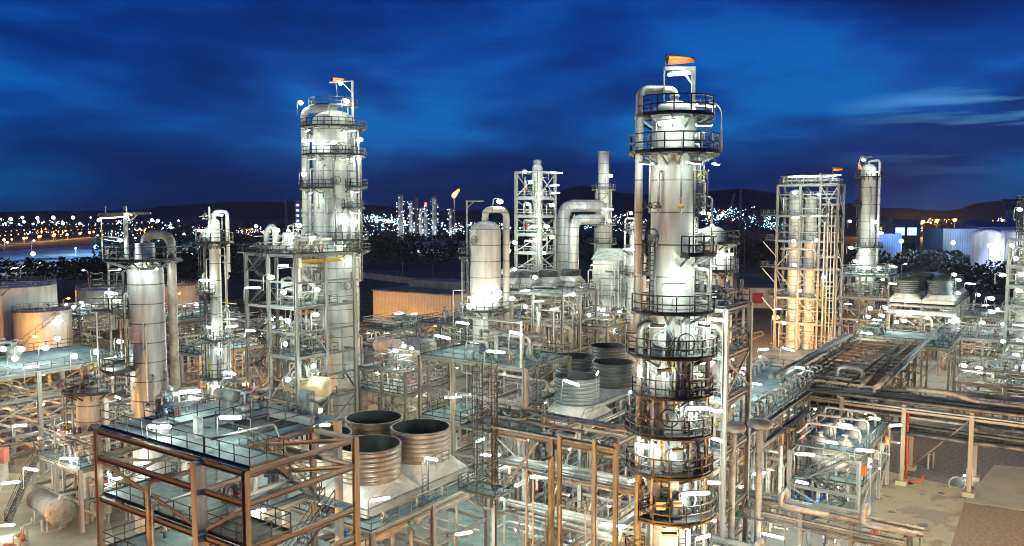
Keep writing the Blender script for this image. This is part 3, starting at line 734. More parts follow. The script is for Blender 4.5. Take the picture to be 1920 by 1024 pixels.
# hills
def hills(name, prof, Y, depth=900):
    rg = random.Random(len(prof)); vs = []; fs = []; rows = 9
    xs = []
    for (x0, y0), (x1, y1) in zip(prof, prof[1:]):
        k = max(1, int(abs(x1 - x0) / 14))
        for i in range(k): xs.append((x0 + (x1-x0)*i/k, y0 + (y1-y0)*(i/k)**1 + rg.uniform(-1.2, 1.2)))
    xs.append(prof[-1]); n = len(xs)
    for r in range(rows + 1):
        t = r / rows; yy = Y + depth * (t - .5)
        for x, y in xs:
            top = at(x, y, Y).z; X = at(x, y, Y).x
            vs.append((X * (1 + .02 * sin(x*.05 + r)), yy, -1 + (top + 1) * sin(pi * t) ** .8 * (1 + (0 if r == rows//2 else rg.uniform(-.10, .02)))))
    for r in range(rows):
        for i in range(n - 1): fs.append((r*n + i, r*n + i + 1, (r+1)*n + i + 1, (r+1)*n + i))
    return struct(MB().add(vs, fs, True).build(name, 'hill'))
hills('hills', [(-300, 402), (0, 398), (240, 394), (330, 386), (400, 380), (470, 378), (540, 380), (580, 377), (640, 384), (700, 384), (760, 392), (860, 396), (960, 392), (1020, 372), (1060, 354), (1090, 348), (1120, 352), (1170, 362), (1230, 366), (1300, 360), (1340, 356), (1390, 354), (1430, 358), (1470, 366), (1540, 378), (1640, 388), (1700, 392), (1780, 398), (1850, 386), (1890, 374), (1960, 372), (2200, 386)], 4200)
# dark woods beyond the plant: leaf clumps
def wood(name, regions, seed, m='leaf'):
    rg = random.Random(seed); b = MB()
    for (x0, x1, y0, y1, n, h0, h1) in regions:
        for _ in range(n):
            x = rg.uniform(x0, x1); y = y0 + (y1 - y0) * rg.random(); p = gz(x, y, 0); h = rg.uniform(h0, h1); s = h * .42
            for k in range(34):
                a = rg.uniform(0, 2*pi); rr = s * sqrt(rg.random()); zz = h * (0.22 + .78 * rg.random()); w = s * rg.uniform(.12, .30); rr *= 1.15 - .6 * (zz / h) ** 2
                c = p + Vector((cos(a)*rr, sin(a)*rr, zz)); u = Vector((rg.uniform(-1, 1), rg.uniform(-1, 1), rg.uniform(-.6, .6))).normalized() * w; v_ = u.orthogonal().normalized() * w * .8
                b.add([c - u, c - v_, c + u, c + v_], [(0, 1, 2, 3)])
    o = b.build(name, m); o['kind'] = 'stuff'; return o
wood('woodland', [(660, 1210, 458, 500, 420, 7, 13), (1340, 1500, 462, 505, 160, 7, 12), (1600, 1800, 488, 520, 200, 7, 12), (1780, 2000, 492, 560, 200, 6, 10), (180, 470, 462, 530, 330, 6, 11), (-80, 240, 512, 532, 120, 5, 9), (330, 560, 442, 470, 160, 7, 12), (-50, 1950, 428, 440, 700, 8, 15)], 5)
TREE = {}
def tree(label, p, h, seed):
    t = thing('tree', label, 'tree', p, seed * 1.7, 'dark trees behind the plant')
    if not TREE:
        rg = random.Random(3); k = MB(); k.pipe([(0, 0, 0), (.02, .01, .3), (0, .02, .55)], .03, 7)
        for a in range(5): k.pipe([(0, 0, .32 + .04*a), (cos(a*1.3)*.2, sin(a*1.3)*.2, .55 + .06*a)], .012, 5)
        TREE['t'] = k.mesh('trunk', 'soil'); b = MB()
        for c_ in range(26):
            cx, cy_, cz = rg.gauss(0, .17), rg.gauss(0, .17), rg.uniform(.36, .92); 
            for q in range(26):
                c = Vector((cx + rg.gauss(0, .055), cy_ + rg.gauss(0, .055), cz + rg.gauss(0, .045))); u = Vector((rg.uniform(-1, 1), rg.uniform(-1, 1), rg.uniform(-1, 1))).normalized() * .035; w = u.orthogonal() * .8; b.add([c-u, c-w, c+u, c+w], [(0, 1, 2, 3)])
        TREE['c'] = b.mesh('crown', 'leaf')
    a = link('trunk', TREE['t'], t); a.scale = (h, h, h); a = link('crown', TREE['c'], t); a.scale = (h, h, h)
for i, (px, py, h, lb) in enumerate([(1812, 500, 13, 'round dark tree in front of the white silo'), (1795, 505, 10, 'low dark tree left of the white silo'), (1838, 510, 9, 'small dark tree below the lit white silo'), (700, 478, 15, 'dark tree beside the lit building under the far refinery'), (760, 480, 14, 'bushy dark tree below the far refinery columns'), (862, 476, 16, 'tall dark tree just left of the domed column top'), (1655, 505, 12, 'dark tree behind the blue lit shed'), (1700, 505, 11, 'broad dark tree in the middle of the dark gap beyond the fan bank'), (355, 520, 9, 'dark tree between the white tank and the slender column')]):
    tree(lb, gz(px, py), h, i)
# ================================================================== FAR LIGHTS AND BUILDINGS
def lampmesh(hd, r, h):
    b = MB(); b.m = 1; b.bar((0, 0, 0), (0, 0, h), .35); b.m = 0; b.ball((0, 0, h), r, 8, 6); return b.mesh('far_lamp', [hd, 'galv'])
FL = {}
def farlamp(name, label, px, py, Y, rpx, hd, h, group, power=0):
    k = (hd, round(rpx * Y / F, 1), h)
    if k not in FL: FL[k] = lampmesh(hd, rpx * Y / F, h)
    p = at(px, py, Y); o = link(name, FL[k], None, (p.x, p.y, p.z - h)); tag(o, label, 'lamp', group)
    if power: light(o, (0, -2, h + 1), power, {'far_orange': SODIUM, 'far_white': (.8, .92, 1), 'far_blue': (.3, .6, 1)}.get(hd, (1, 1, 1)), 1.0)
    return o
rg = random.Random(11)
for px, py, r in [(20, 411, 3.2), (42, 408, 2.6), (70, 409, 2.8), (72, 416, 2.2), (100, 408, 3), (137, 408, 3), (45, 416, 2.4), (118, 419, 2.8), (36, 421, 2), (10, 420, 2.4), (62, 420, 2), (80, 419, 2.2), (185, 413, 3), (196, 406, 1.6), (285, 413, 3.0), (296, 414, 3), (240, 407, 1.6), (335, 414, 1.8), (170, 408, 1.4)]:
    farlamp('yard_lamp', 'small bright white lamp in the far floodlit yard at the horizon', px, py, 1500, r * 1.05, 'far_white', 18, 'white lamps of the far yard')
for px, py, r in [(8, 450, 2.6), (22, 449, 1.8), (45, 447, 2.4), (50, 446, 1.8), (73, 444, 2.4), (76, 443, 2), (100, 442, 2.6), (103, 440, 2), (126, 440, 2.2), (150, 438, 2.4), (168, 436, 2.2), (176, 435, 2), (190, 433, 2), (210, 434, 1.6), (262, 429, 1.6), (272, 431, 1.6), (285, 426, 1.6), (300, 424, 1.6), (85, 429, 1.8), (320, 421, 1.8), (246, 403, 2.2)]:
    farlamp('road_lamp', 'tiny orange lamp along the far road', px, py, gz(px, py + 9).y, r * 1.0, 'far_orange', 8, 'orange lamps along the far road', 9000 if r > 2.1 else 0)
for px, py, hd, lb, r in [(180, 463, 'far_blue', 'single bright blue lamp beside the dark wood', 4.2), (62, 476, 'far_white', 'single bright white lamp above the row of roof lamps', 4.0), (360, 475, 'far_teal', 'single teal lamp in the dark wood left of the slender column', 2.6), (383, 472, 'far_blue', 'small pale blue lamp close to the slender column', 2), (345, 440, 'far_blue', 'violet blue lamp at the far end of the orange road', 2.8), (218, 490, 'far_teal', 'faint teal lamp behind the silver column', 1.6), (142, 466, 'far_blue', 'faint pair of blue lamps in the dark field', 2)]:
    farlamp('yard_lamp', lb, px, py, gz(px, py + 12).y, r, hd, 9, None, 15000)
for i in range(14):
    farlamp('roof_lamp', 'white lamp in the even row lighting the far canopy', 20 + i*4.6, 504 - i*.85, 395 + i*5, 1.7, 'far_white', 6, 'row of white canopy lamps', 900)
b = MB(); A = gz(-40, 515); B = gz(96, 500); b.bar(A + Vector((0, 0, 4.6)), B + Vector((0, 0, 4.6)), 14, .5)
for k in range(9): p = A.lerp(B, k / 8); b.bar(p, p + Vector((0, 0, 4.4)), .5)
tag(b.build('canopy', 'roofsheet'), 'long flat canopy lit by a row of white lamps', 'canopy')
gsheet('yard', [(-80, 512), (250, 490), (330, 462), (200, 458), (-80, 476)], 0.01, 'palefloor')
for x_, y_, w_ in ((180, 470, 60000), (60, 486, 90000), (250, 478, 30000), (10, 492, 50000)):
    lamppost('blue floodlight post in the blue lit yard on the far left, ' + {180: 'second from the wood', 60: 'beside the lit canopy', 250: 'nearest the dark wood', 10: 'at the left edge'}[x_], gz(x_, y_, 0), 12, 0, (.08, .35, 1), w_ * .35, 1.5, None, 2)
gsheet('far_road', [(-60, 470), (130, 447), (240, 435), (322, 427), (324, 429), (250, 437), (130, 450), (-60, 474)], 0.02, 'asphalt')
# the town: thousands of lamps nobody could count
b = MB(); rg = random.Random(21)
for (x0, x1, y0, y1, n, wts) in [(330, 700, 421, 447, 190, (5, 3, 3, 0, 1)), (665, 745, 404, 424, 110, (5, 4, 1, 2, 0)), (700, 960, 420, 436, 190, (6, 4, 3, 1, 0)), (0, 330, 412, 428, 90, (5, 3, 2, 0, 0)), (30, 330, 425, 440, 60, (3, 2, 5, 0, 0)), (1000, 1210, 405, 436, 120, (5, 4, 2, 0, 0)), (1335, 1380, 388, 420, 90, (4, 6, 1, 0, 1)), (1395, 1460, 405, 430, 90, (4, 6, 0, 1, 0)), (1640, 1790, 411, 446, 80, (3, 1, 9, 0, 1)), (1640, 1920, 408, 420, 40, (3, 2, 4, 0, 0)), (180, 420, 440, 470, 30, (3, 3, 1, 2, 0))]:
    cen = [(rg.uniform(x0, x1), rg.uniform(y0, y1), rg.uniform(4, 26), rg.randrange(5)) for _ in range(max(4, n // 9))]
    for _ in range(int(n * 1.5)):
        cc = rg.choice(cen); px, py = cc[0] + rg.gauss(0, cc[2]), cc[1] + rg.gauss(0, 2.6); py = max(y0 - 2, min(y1 + 3, py)); Y = rg.uniform(900, 1900); p = at(px, py, Y)
        if p.z < 1.0: p = gz(px, py, 1.5)
        b.m = rg.choices(range(5), wts)[0]; b.ball(p, rg.choice((.4, .5, .65, .8, 1.15)) * p.y / F, 6, 4)
for (xa, ya, xb, yb, n, k_) in [(10, 434, 300, 414, 26, 2), (330, 440, 560, 424, 22, 2), (420, 436, 700, 430, 20, 0), (660, 418, 760, 410, 16, 0), (560, 446, 720, 438, 14, 1), (1340, 412, 1460, 408, 16, 1), (1640, 440, 1790, 428, 22, 2), (1650, 416, 1800, 411, 20, 2), (880, 432, 1000, 426, 14, 0), (30, 423, 330, 417, 24, 1), (0, 442, 200, 427, 18, 2)]:
    for i in range(n):
        t_ = (i + rg.uniform(-.2, .2)) / n; px, py = xa + (xb - xa) * t_, ya + (yb - ya) * t_; p = gz(px, py + 5, 0); p = at(px, py, min(p.y, 2300))
        b.m = k_; b.ball(p, rg.choice((.7, .9, 1.2)) * p.y / F, 6, 4)
o = b.build('town_lights', ['far_white', 'far_blue', 'far_orange', 'far_teal', 'far_red']); o['kind'] = 'stuff'
tag(o, 'countless tiny lights of the far town spread along the horizon', 'lights', kind='stuff')
for px, py, hd in [(480, 424, 'far_white'), (556, 440, 'far_white'), (600, 430, 'far_orange'), (540, 432, 'far_white'), (705, 412, 'far_blue'), (1690, 415, 'far_orange'), (1710, 414, 'far_orange'), (1730, 416, 'far_orange'), (1757, 414, 'far_orange'), (1790, 413, 'far_orange'), (1705, 438, 'far_orange'), (1740, 433, 'far_orange'), (1665, 428, 'far_orange')]:
    farlamp('yard_lamp', {'far_white': 'bright white lamp in the town behind the tall left column', 'far_blue': 'blue lamp in the town right of the tall left column', 'far_orange': 'glaring orange lamp in the far yard right of the slim grey column'}[hd] if px != 600 else 'orange lamp in the town just left of the tall left column', px, py, 1000, 3.2, hd, 12, {'far_white': 'white town lamps', 'far_orange': 'orange yard lamps on the right', 'far_blue': None}[hd] if px != 600 else None, 60000 if hd == 'far_orange' else 0)
# far refinery
def fartower(label, px, pyt, w, Y, red=False, flare=False, chimney=False):
    p = at(px, pyt, Y); r = w * Y / F / 2; h = p.z; t = thing('far_column', label, 'refinery column', (p.x, p.y, 0), 0)
    MB().lathe([(r*1.15, 0), (r*1.15, h*.3), (r, h*.32), (r, h*.96), (r*.5, h), (0, h)], 12).build('shell', 'pipedull' if chimney else 'cladpale', t)
    b = MB()
    if not chimney:
        for k in range(6): b.sector(h*(.2 + .15*k), r, r + 2.2, .3*k, .3*k + 4.5, .6, 10)
        b.build('platform', 'galv', t)
        l = MB(); rr = random.Random(px)
        for k in range(22): a = rr.uniform(pi, 2*pi); l.ball(((r+1.8)*cos(a), (r+1.8)*sin(a), rr.uniform(.06, .98)*h), rr.uniform(.3, .7), 6, 4)
        l.build('lamp_cluster', 'far_dim', t); light(t, (0, -r - 9, h*.3), 700, (.85, .93, 1), 1.0); light(t, (-r-5, -r - 6, h*.75), 500, (.85, .93, 1), 1.0)
    if red: MB().ball((0, 0, h + 1), 1.6, 8, 6).build('beacon', 'far_red', t)
    return t
fartower('tallest far refinery column with lights all the way up, left of the group', 751, 363, 9, 900)
fartower('slim far refinery column second from the left of the group', 770, 376, 6, 930)
fartower('bare grey far chimney between two lit columns', 780, 370, 5, 960, chimney=True)
fartower('short far refinery column in the middle of the group', 788, 390, 5, 920)
fartower('far refinery column with a red beacon on top', 798, 384, 6, 880, red=True)
fartower('bright far refinery column right of the red beacon', 814, 367, 8, 900)
fartower('lowest far refinery column standing apart near the flare', 845, 391, 6, 930)
p = at(852, 368, 980); t = thing('flare_stack', 'thin far flare stack burning with an orange flame', 'flare stack', (p.x, p.y, 0))
MB().lathe([(1.4, 0), (.8, p.z - 2), (.8, p.z)], 8).build('stack', 'galv', t)
fl = MB(); 
for k in range(6): fl.ball((1.1*k + rg.uniform(-1, 1), rg.uniform(-1, 1), p.z + .5 + k*1.5), 3.0 - .42*k, 9, 6, sz=1.1, sx=1 + .15*k)
fl.build('flame', 'flame_fire', t); light(t, (0, -3, p.z + 4), 20000, (1, .45, .15), 3)
# far buildings
def building(name, label, p, L_, D, h, rz, wall='plaster', roof='roofsheet', gable=0.0, openings=(), cat='building', over=.3):
    """box with gable or flat roof; p is the left front corner, local x along the front, local y away; openings: (kind, x, z, w, h, mat)"""
    t = thing(name, label, cat, p, rz)
    vs = [(0, 0, 0), (L_, 0, 0), (L_, D, 0), (0, D, 0), (0, 0, h), (L_, 0, h), (L_, D, h), (0, D, h)]
    w = MB().add(vs, [(0, 1, 5, 4), (1, 2, 6, 5), (2, 3, 7, 6), (3, 0, 4, 7)])
    if gable: w.add([(0, 0, h), (0, D, h), (0, D/2, h + gable)], [(0, 1, 2)]).add([(L_, 0, h), (L_, D, h), (L_, D/2, h + gable)], [(2, 1, 0)])
    w.build('wall', wall, t)
    r = MB(); o = over
    if gable:
        r.add([(-o, -o, h + .02), (L_+o, -o, h + .02), (L_+o, D/2, h + gable + .1), (-o, D/2, h + gable + .1)], [(0, 1, 2, 3)]).add([(-o, D+o, h + .02), (L_+o, D+o, h + .02), (L_+o, D/2, h + gable + .1), (-o, D/2, h + gable + .1)], [(3, 2, 1, 0)])
    else: r.bx(-o, L_+o, -o, D+o, h, h + .35)
    r.build('roof', roof, t)
    for (k, x, z, ww, hh, m) in openings:
        f = MB(); f.bx(x - .12, x + ww + .12, -.10, -.003, z - .12, z + hh + .12); o_ = f.build(k, 'galv', t); MB().bx(x, x + ww, -.13, -.103, z, z + hh).build('pane' if k == 'window' else 'leaf', m, o_)
    return t
# orange-lit shed
p = gz(700, 603); q = gz(846, 617); d = q - p
sh = building('shed', 'corrugated shed glowing orange under sodium light', p, d.length, 26, 8.6, math.atan2(d.y, d.x), 'sheet', 'roofsheet', 0.0, (), 'shed')
MB().bx(3, d.length, 12, 20, 8.9, 11).build('roof_monitor', 'roofsheet', sh)
for x, yy in ((.2, -3.6), (.62, -2.8), (.9, -3.6)):
    o = MB().bar((d.length*x, -.05, 1.2), (d.length*x, yy + .6, 1.0), .08).build('lamp_bracket', 'galv', sh)
    MB().box(d.length*x, yy + .3, 1.0, .7, .5, .2).build('lamp_lens', 'lens_sodium', o); light(sh, (d.length*x, yy, 1.4), 2200, SODIUM, .4)
building('long_building', 'long low white building with a red door beyond the road', gz(1362, 577), 30, 9, 6.4, -.12, 'plaster', 'darksteel', 0, [('door', 8.0, 1.6, 3.2, 3.2, 'red'), ('window', 17, 2.6, 2.2, 1.5, 'darksteel'), ('window', 23, 2.6, 2.2, 1.5, 'darksteel')])
wl = MB(); P = [gz(670, 520), gz(870, 545)]; wl.bar(P[0] + Vector((0, 0, 1.3)), P[1] + Vector((0, 0, 1.3)), .4, 2.6)
for k in range(13): c = P[0].lerp(P[1], k/12); wl.bar(c, c + Vector((0, 0, 2.9)), .55)
tag(wl.build('boundary_wall', 'plaster'), 'long grey boundary wall at the edge of the dark field', 'wall')
for i, (px, y0, y1, lb) in enumerate([(755, 520, 490, 'thin dark pole behind the boundary wall, left of two'), (812, 528, 495, 'thin dark pole behind the boundary wall, right of two'), (1384, 545, 452, 'tall bare pole beside the dark field behind the tallest column'), (1394, 540, 447, 'slightly taller pole just right of the bare pole by the dark field')]):
    a = gz(px, y0); zt = at(px, y1, a.y).z; tag(MB().tube(a, (a.x, a.y, zt), .12, 6).build('pole', 'galv'), lb, 'pole')
building('warehouse', 'big blue lit warehouse with a flat roof', at(1767, 475, 430) * 1, 20, 30, 21.5, -.15, 'bluewall').location.z = 0
building('warehouse', 'tall grey blue warehouse behind the silos', (at(1833, 440, 470).x, 470, 0), 60, 30, 22, -.1, 'bluewall', 'roofsheet', 3)
building('warehouse', 'blue lit shed right beside the slim grey column', (at(1645, 470, 420).x, 420, 0), 12, 12, 19, -.1, 'bluewall')
building('hall', 'far hall with lit windows under an orange roof edge', (at(1674, 430, 620).x, 620, 0), 21, 20, 25, -.05, 'sheet', 'roofsheet', 0, [('window', 2, 13, 7, 6, 'lit_window'), ('window', 11, 13, 7, 6, 'lit_window')])
building('apartment_block', 'pale far block of flats behind the tall left column', (at(553, 430, 1400).x, 1400, 0), 38, 20, 52, 0, 'plaster', 'galv', 0, [('window', 3 + 9*i, 6 + 9*j, 5, 4, 'lit_window') for i in range(4) for j in range(5) if (i*j) % 3 != 1])
building('office_block', 'white low building with lit windows below the far refinery', (at(765, 440, 560).x, 560, 0), 45, 14, 10, .05, 'plaster', 'roofsheet', 0, [('window', 2 + 4.4*i, 2.5, 2.6, 1.8, 'lit_window') for i in range(9)])
for i, (px, r, lb) in enumerate([(1851, 7, 'white floodlit silo left of two at the right edge'), (1893, 8, 'white floodlit silo at the right edge behind the lattice tower')]):
    Y = 380 + 8*i; h = at(px, 437, Y).z; t = thing('silo', lb, 'silo', (at(px, 470, Y).x, Y, 0))
    MB().lathe([(r, 0), (r, h), (r*.5, h + 2), (0, h + 2.6)], 28).build('shell', 'tankpaint', t); MB().ladder(r*cos(-1.2) * 1.03, r*sin(-1.2) * 1.03, 0, h, -1.2, 1.0, False, .15).build('ladder', 'galv', t)
    light(t, (-r*.4, -r - 6, 5), 5000, (.55, .62, 1), .5); light(t, (r*.8, -r - 5, 14), 2500, (.8, .9, 1), .5)
for px, py, Y in [(1690, 452, 400), (1855, 460, 365), (1787, 455, 415)]:
    farlamp('yard_lamp', 'violet white yard lamp among the blue sheds on the right', px, py, Y, 4.0, 'far_white', 9, 'yard lamps among the blue sheds', 9000)
for i, (px, py, Y) in enumerate([(1785, 462, 405), (1825, 450, 440), (1652, 455, 405), (1900, 450, 350)]):
    lamppost('blue floodlight on a post before the blue sheds, ' + ('left of the big warehouse door', 'between warehouse and silos', 'at the small shed', 'at the right edge')[i], (at(px, py, Y).x, Y, 0), 8, 0, (.14, .32, 1), 24000, 1.0, None, .6)
for px, pyt, lb in [(1389, 352, 'tall thin grey mast on the hill right of the tallest column'), (536, 370, 'lattice radio mast left of the tall left column')]:
    a = at(px, pyt, 1300); b = MB(); b.pipe([(0, 0, 0), (0, 0, a.z)], 2.2, 8) if px > 900 else None
    if px < 900:
        for k in range(3): b.bar((3*cos(k*2.1), 3*sin(k*2.1), 0), (0.4*cos(k*2.1), .4*sin(k*2.1), a.z), .5)
        for k in range(12): z = a.z*k/12; w = 3 - 2.6*k/12; [b.bar((w*cos(j*2.1), w*sin(j*2.1), z), (w*cos(j*2.1 + 2.1), w*sin(j*2.1 + 2.1), z), .35) for j in range(3)]
    tag(b.build('mast', 'galv', None, (a.x, a.y, 0)), lb, 'mast')
for i, (px, y1, lean, lb) in enumerate([(1402, 395, 14, 'dark harbour crane jib left of two under the hill'), (1425, 405, -16, 'smaller dark harbour crane jib leaning right under the hill'), (1365, 362, 12, 'dark harbour crane jib highest and closest to the tallest column')]):
    a = at(px, 428, 1300); c = at(px + lean, y1, 1300); b = MB(); b.bar((0, 0, 0), (0, 0, 22), 5); b.bar((0, 0, 20), (c.x - a.x, 0, c.z), 2.5); b.bar((-6, 0, 22), (6, 0, 22), 6); b.bar((0, 0, 36), (c.x - a.x, 0, c.z), 1); b.bar((0, 0, 20), (0, 0, 36), 1.5)
    tag(b.build('crane', 'pipedull', None, (a.x, a.y, 0)), lb, 'crane')
p = at(1895, 375, 640); t = thing('water_tower', 'dark tower with a red ring on top at the right edge of the horizon', 'tower', (p.x, p.y, 0))
MB().lathe([(3.5, 0), (3, p.z - 8)], 12).build('shaft', 'plaster', t); MB().lathe([(3, p.z - 8), (6, p.z - 5), (6, p.z - 1), (0, p.z)], 16).build('head', 'roofsheet', t); MB().torus((0, 0, p.z), (0, 0, 1), 6.2, .5, 20, 5).build('ring', 'red', t)
# thin night air round the whole plant
mh = bpy.data.materials.new('haze'); mh.use_nodes = True; MATS['haze'] = mh; th = mh.node_tree; th.nodes.clear()
vh = th.nodes.new('ShaderNodeVolumePrincipled'); vh.inputs['Density'].default_value = HAZE; vh.inputs['Color'].default_value = (.82, .9, 1, 1); vh.inputs['Anisotropy'].default_value = 0.45
oh = th.nodes.new('ShaderNodeOutputMaterial'); th.links.new(vh.outputs[0], oh.inputs['Volume'])
tag(MB().bx(-5250, 5250, -350, 5650, -3.2, 230).build('haze', 'haze'), 'thin night haze over the plant and the far town', 'haze', kind='stuff')
# ================================================================== THE PLANT, front to back
ALL = 'abcd'
# ---- front left deck structure
S1 = frame('steel_structure', 'nearest open steel structure with two grey green decks, front left', 'steel structure', (-14.3, 42), [-15, -3.9, 0], [0, 8.1], [8.2, 11.8, 14.5, 16.2], cs=.34, bw=.22, bh=.32, cm='brownsteel', bm='brownsteel', braces=5, seed=4, dm={16.2: 'deck', 11.8: 'grating', 8.2: 'deck'},
    decks={16.2: [(-15, -4, 0.2, 10.5, 'a'), (-3.995, 0.1, 0.2, 2.6, 'abc')], 11.8: [(-15, -4, 0.2, 9, 'abd'), (-3.995, 0.1, 0.2, 3.0, 'abc')], 8.2: [(-15, 0, 0, 9, 'abd')]}, rw=.05)
member(S1, 'post', (-3.9, -.24, 0), (-3.9, -.24, 16.1), .62, .5, 'fireproof', 'box')
for a in (-15, -9.5, -4): member(S1, 'post', (a, 10.4, 0), (a, 10.4, 16.1), .4, .4, 'fireproof', 'box')
member(S1, 'beam', (-3.9, 8.1, 16.6), (-7.9, 8.1, 16.6), .4, .5, 'fireproof', 'box')
member(S1, 'beam', (0, .2, 9.9), (0, 7.9, 9.9), .24, .3, 'brownsteel'); member(S1, 'beam', (-3.7, 4.2, 16.0), (-.2, 8.0, 16.0), .2, .24, 'brownsteel'); member(S1, 'beam', (-3.7, 4.2, 14.3), (-.2, 8.0, 14.3), .2, .24, 'brownsteel')
b = MB(); b.stair((-3.0, 2.8, 16.2), (-3.0, 7.4, 11.9), .9); b.build('stair', 'darksteel', S1); b = MB(); b.stair((-1.6, 7.4, 11.8), (-1.6, 2.9, 8.3), .9); b.build('stair', 'darksteel', S1)
MB().bx(-3.5, -.2, 7.2, 8.0, 11.75, 11.83).build('stair_landing', 'grating', S1)
b = MB(); b.rail([(-8.5, 4.2, 16.29), (-5.0, 4.2, 16.29), (-5.0, 8.2, 16.29), (-8.5, 8.2, 16.29), (-8.5, 4.2, 16.29)], 1.1, .05); b.build('hatch_railing', 'darksteel', S1)
b = MB(); b.bx(-8.4, -5.1, 4.3, 8.1, 16.30, 16.32); b.build('hatch_shade', 'darksteel', S1)  # dark sheet on the uncut deck, standing for shade in the hatch
b = MB(); b.rail([(-14.6, 3.0, 16.29), (-11.2, 3.0, 16.29), (-11.2, 6.4, 16.29)], 1.1, .05); b.build('railing', 'darksteel', S1)
for i, (a0, b0, n_) in enumerate([(-13.5, 4.5, 9), (-12.0, 8.6, 8)]): pipes(S1, (a0 - 1, a0 + 1.8), (b0 - 1.2, b0 + 1.2), (16.29, 18.2), n_, 30 + i, (.08, .2), valves=.9)
pipes(S1, (-14.5, -4.5), (.8, 8.5), (8.3, 11.2), 12, 33, (.08, .25)); pipes(S1, (-14.5, -4.5), (3.5, 8.5), (11.9, 15.4), 12, 35, (.08, .3), ('pipewhite', 'pipe', 'galv'))
pipes(S1, (-3.6, -.4), (.6, 7.6), (2, 8), 10, 36, (.08, .2)); pipes(S1, (-14, -4.6), (9.4, 10.2), (14, 17.8), 8, 37, (.1, .2))
MB().pipe([(-8.8, -.35, 2), (-8.8, -.35, 14.1), (-8.2, .6, 14.1), (-8.2, 6, 14.1)], .16, 10).build('pipe', 'pipe', S1)
MB().pipe([(-8.4, -.35, 1), (-8.4, -.35, 12.6), (-8.4, 3, 12.6)], .09, 8).build('pipe', 'pipe', S1)
MB().pipe([(-4.4, 1.0, 17.0), (-4.4, 5.5, 16.9), (-3.2, 5.5, 15.0), (-3.2, 8.5, 13.0)], .08, 8).build('pipe', 'galv', S1)
for px, py, Y, a, tl in [(432, 783, 46.5, .45, 0), (300, 800, 47.5, .3, 0), (205, 890, 51, -.5, 0), (480, 960, 47, .6, 0), (352, 735, 53, .1, 0), (492, 800, 56, .2, 0)]: lamp(S1, px, py, Y, 520, 1.15, a, 2.2, tilt=tl)
for a, b_, z in ((-12, 5, 11.0), (-6, 5, 11.0), (-9, 3, 14.0), (-2, 5, 13.6), (-2, 4, 7.8)): lampl(S1, (a, b_, z), 320, 1, None, 0)
for i, (a, b_, w, d, h, lb) in enumerate([(-7.4, 2.2, .5, .35, 1.3, 'grey junction box on a stand on the nearest deck by the front rail'), (-10.4, 1.6, .9, .6, .8, 'low grey box on the nearest deck, left of the junction box'), (-6.2, 9.6, 1.0, .7, 1.7, 'grey cabinet at the back edge of the nearest deck')]):
    p_ = ab((-14.3, 42), a, b_, 16.295); t = thing('cabinet', lb, 'cabinet', p_, YAW); MB().bx(-w/2, w/2, -d/2, d/2, .15, h).build('body', 'valve', t); MB().bx(-w/2 + .04, w/2 - .04, -d/2 - .03, -d/2 - .003, .2, h - .05).build('door', 'galv', t); MB().bx(-w/2 + .05, w/2 - .05, -d/2 + .05, d/2 - .05, 0, .147).build('plinth', 'fireproof', t)
pump('grey pump on the nearest deck behind the hatch railing', ab((-14.3, 42), -10.2, 7.4, 16.3), YAW, None, 'valve', .8)
for y in (1.2, 3.4): MB().pipe([(-14.6, y, 16.36), (-12.4, y + .3, 16.36), (-10.0, y - .2, 16.36), (-8.8, y + .6, 16.36)], .04, 6, .8).build('hose', 'darksteel', S1)
drum('horizontal_drum', 'small grey drum with a red flange on the nearest deck beside the silver column', 'drum', ab((-14.3, 42), -12.6, 8.0, 16.29), 2.0, .42, 'galv', YAW, .5, man=False)
# ---- front fan bank
C1o = (-11.05, 61.4)
C1 = frame('fan_platform', 'steel platform with walkways carrying the nearest four cooling fans', 'platform', C1o, [-8.2, -2.6, 3.6], [-3.6, 3.2, 10.4], [3.6, 7.0], {7.0: [(-8.6, 3.8, -3.9, 10.6, ALL)]}, cs=.36, braces=6, seed=8, dm='deck', cm='steel')
for (i, j), lb in {(0, 0): 'front cooling fan of the nearest four, ring striped brown and silver', (1, 0): 'right cooling fan of the nearest four, ring glowing copper', (1, 1): 'back cooling fan of the nearest four, its ring dark grey', (0, 1): 'left cooling fan of the nearest four, mostly hidden behind the front post'}.items():
    fan(lb, ab(C1o, -.5 - 5.5 * j, .3 + 6.2 * i, 7.1), 2.45, group='nearest bank of cooling fans', hw=(5.4, 6.1), zr=(2.2, 4.8), zbox=.25)
MB().rail([(2.8, 3.6, 7.1), (2.8, 3.6, 9.6), (2.8, 6.2, 9.6)], .9, .05, 1, False).build('railing', 'darksteel', C1)
b = MB(); b.ladder(3.0, 2.9, 7.1, 9.4, 0, .6, False, .05); b.build('ladder', 'darksteel', C1)
for px, py, Y, a in [(713, 936, 56.5, .75), (597, 797, 60, .1), (940, 935, 66, -.5), (515, 905, 55, .4)]: lamp(C1, px, py, Y, 300, 1.1, a, 1.0)
for a, b_ in ((-6, 0), (0, 0), (0, 6), (-6, 6)): lampl(C1, (a, b_, 5.9), 300, 1, None, 0)
for a, b_, pw in ((3.5, 9.6, 500), (3.5, 3.2, 420), (-2.8, -3.6, 420), (-8, -3.4, 420), (-8.2, 9.8, 420)): lampl(C1, (a, b_, 10.6), pw, .8, None, 3.4)
pipes(C1, (-8, 3.4), (-3.4, 9.8), (.2, 5.6), 34, 41, (.08, .25), vert=.6)
pipes(C1, (3.0, 3.5), (-3.2, 9.8), (7.1, 8.0), 5, 43, (.05, .1), vert=.1)
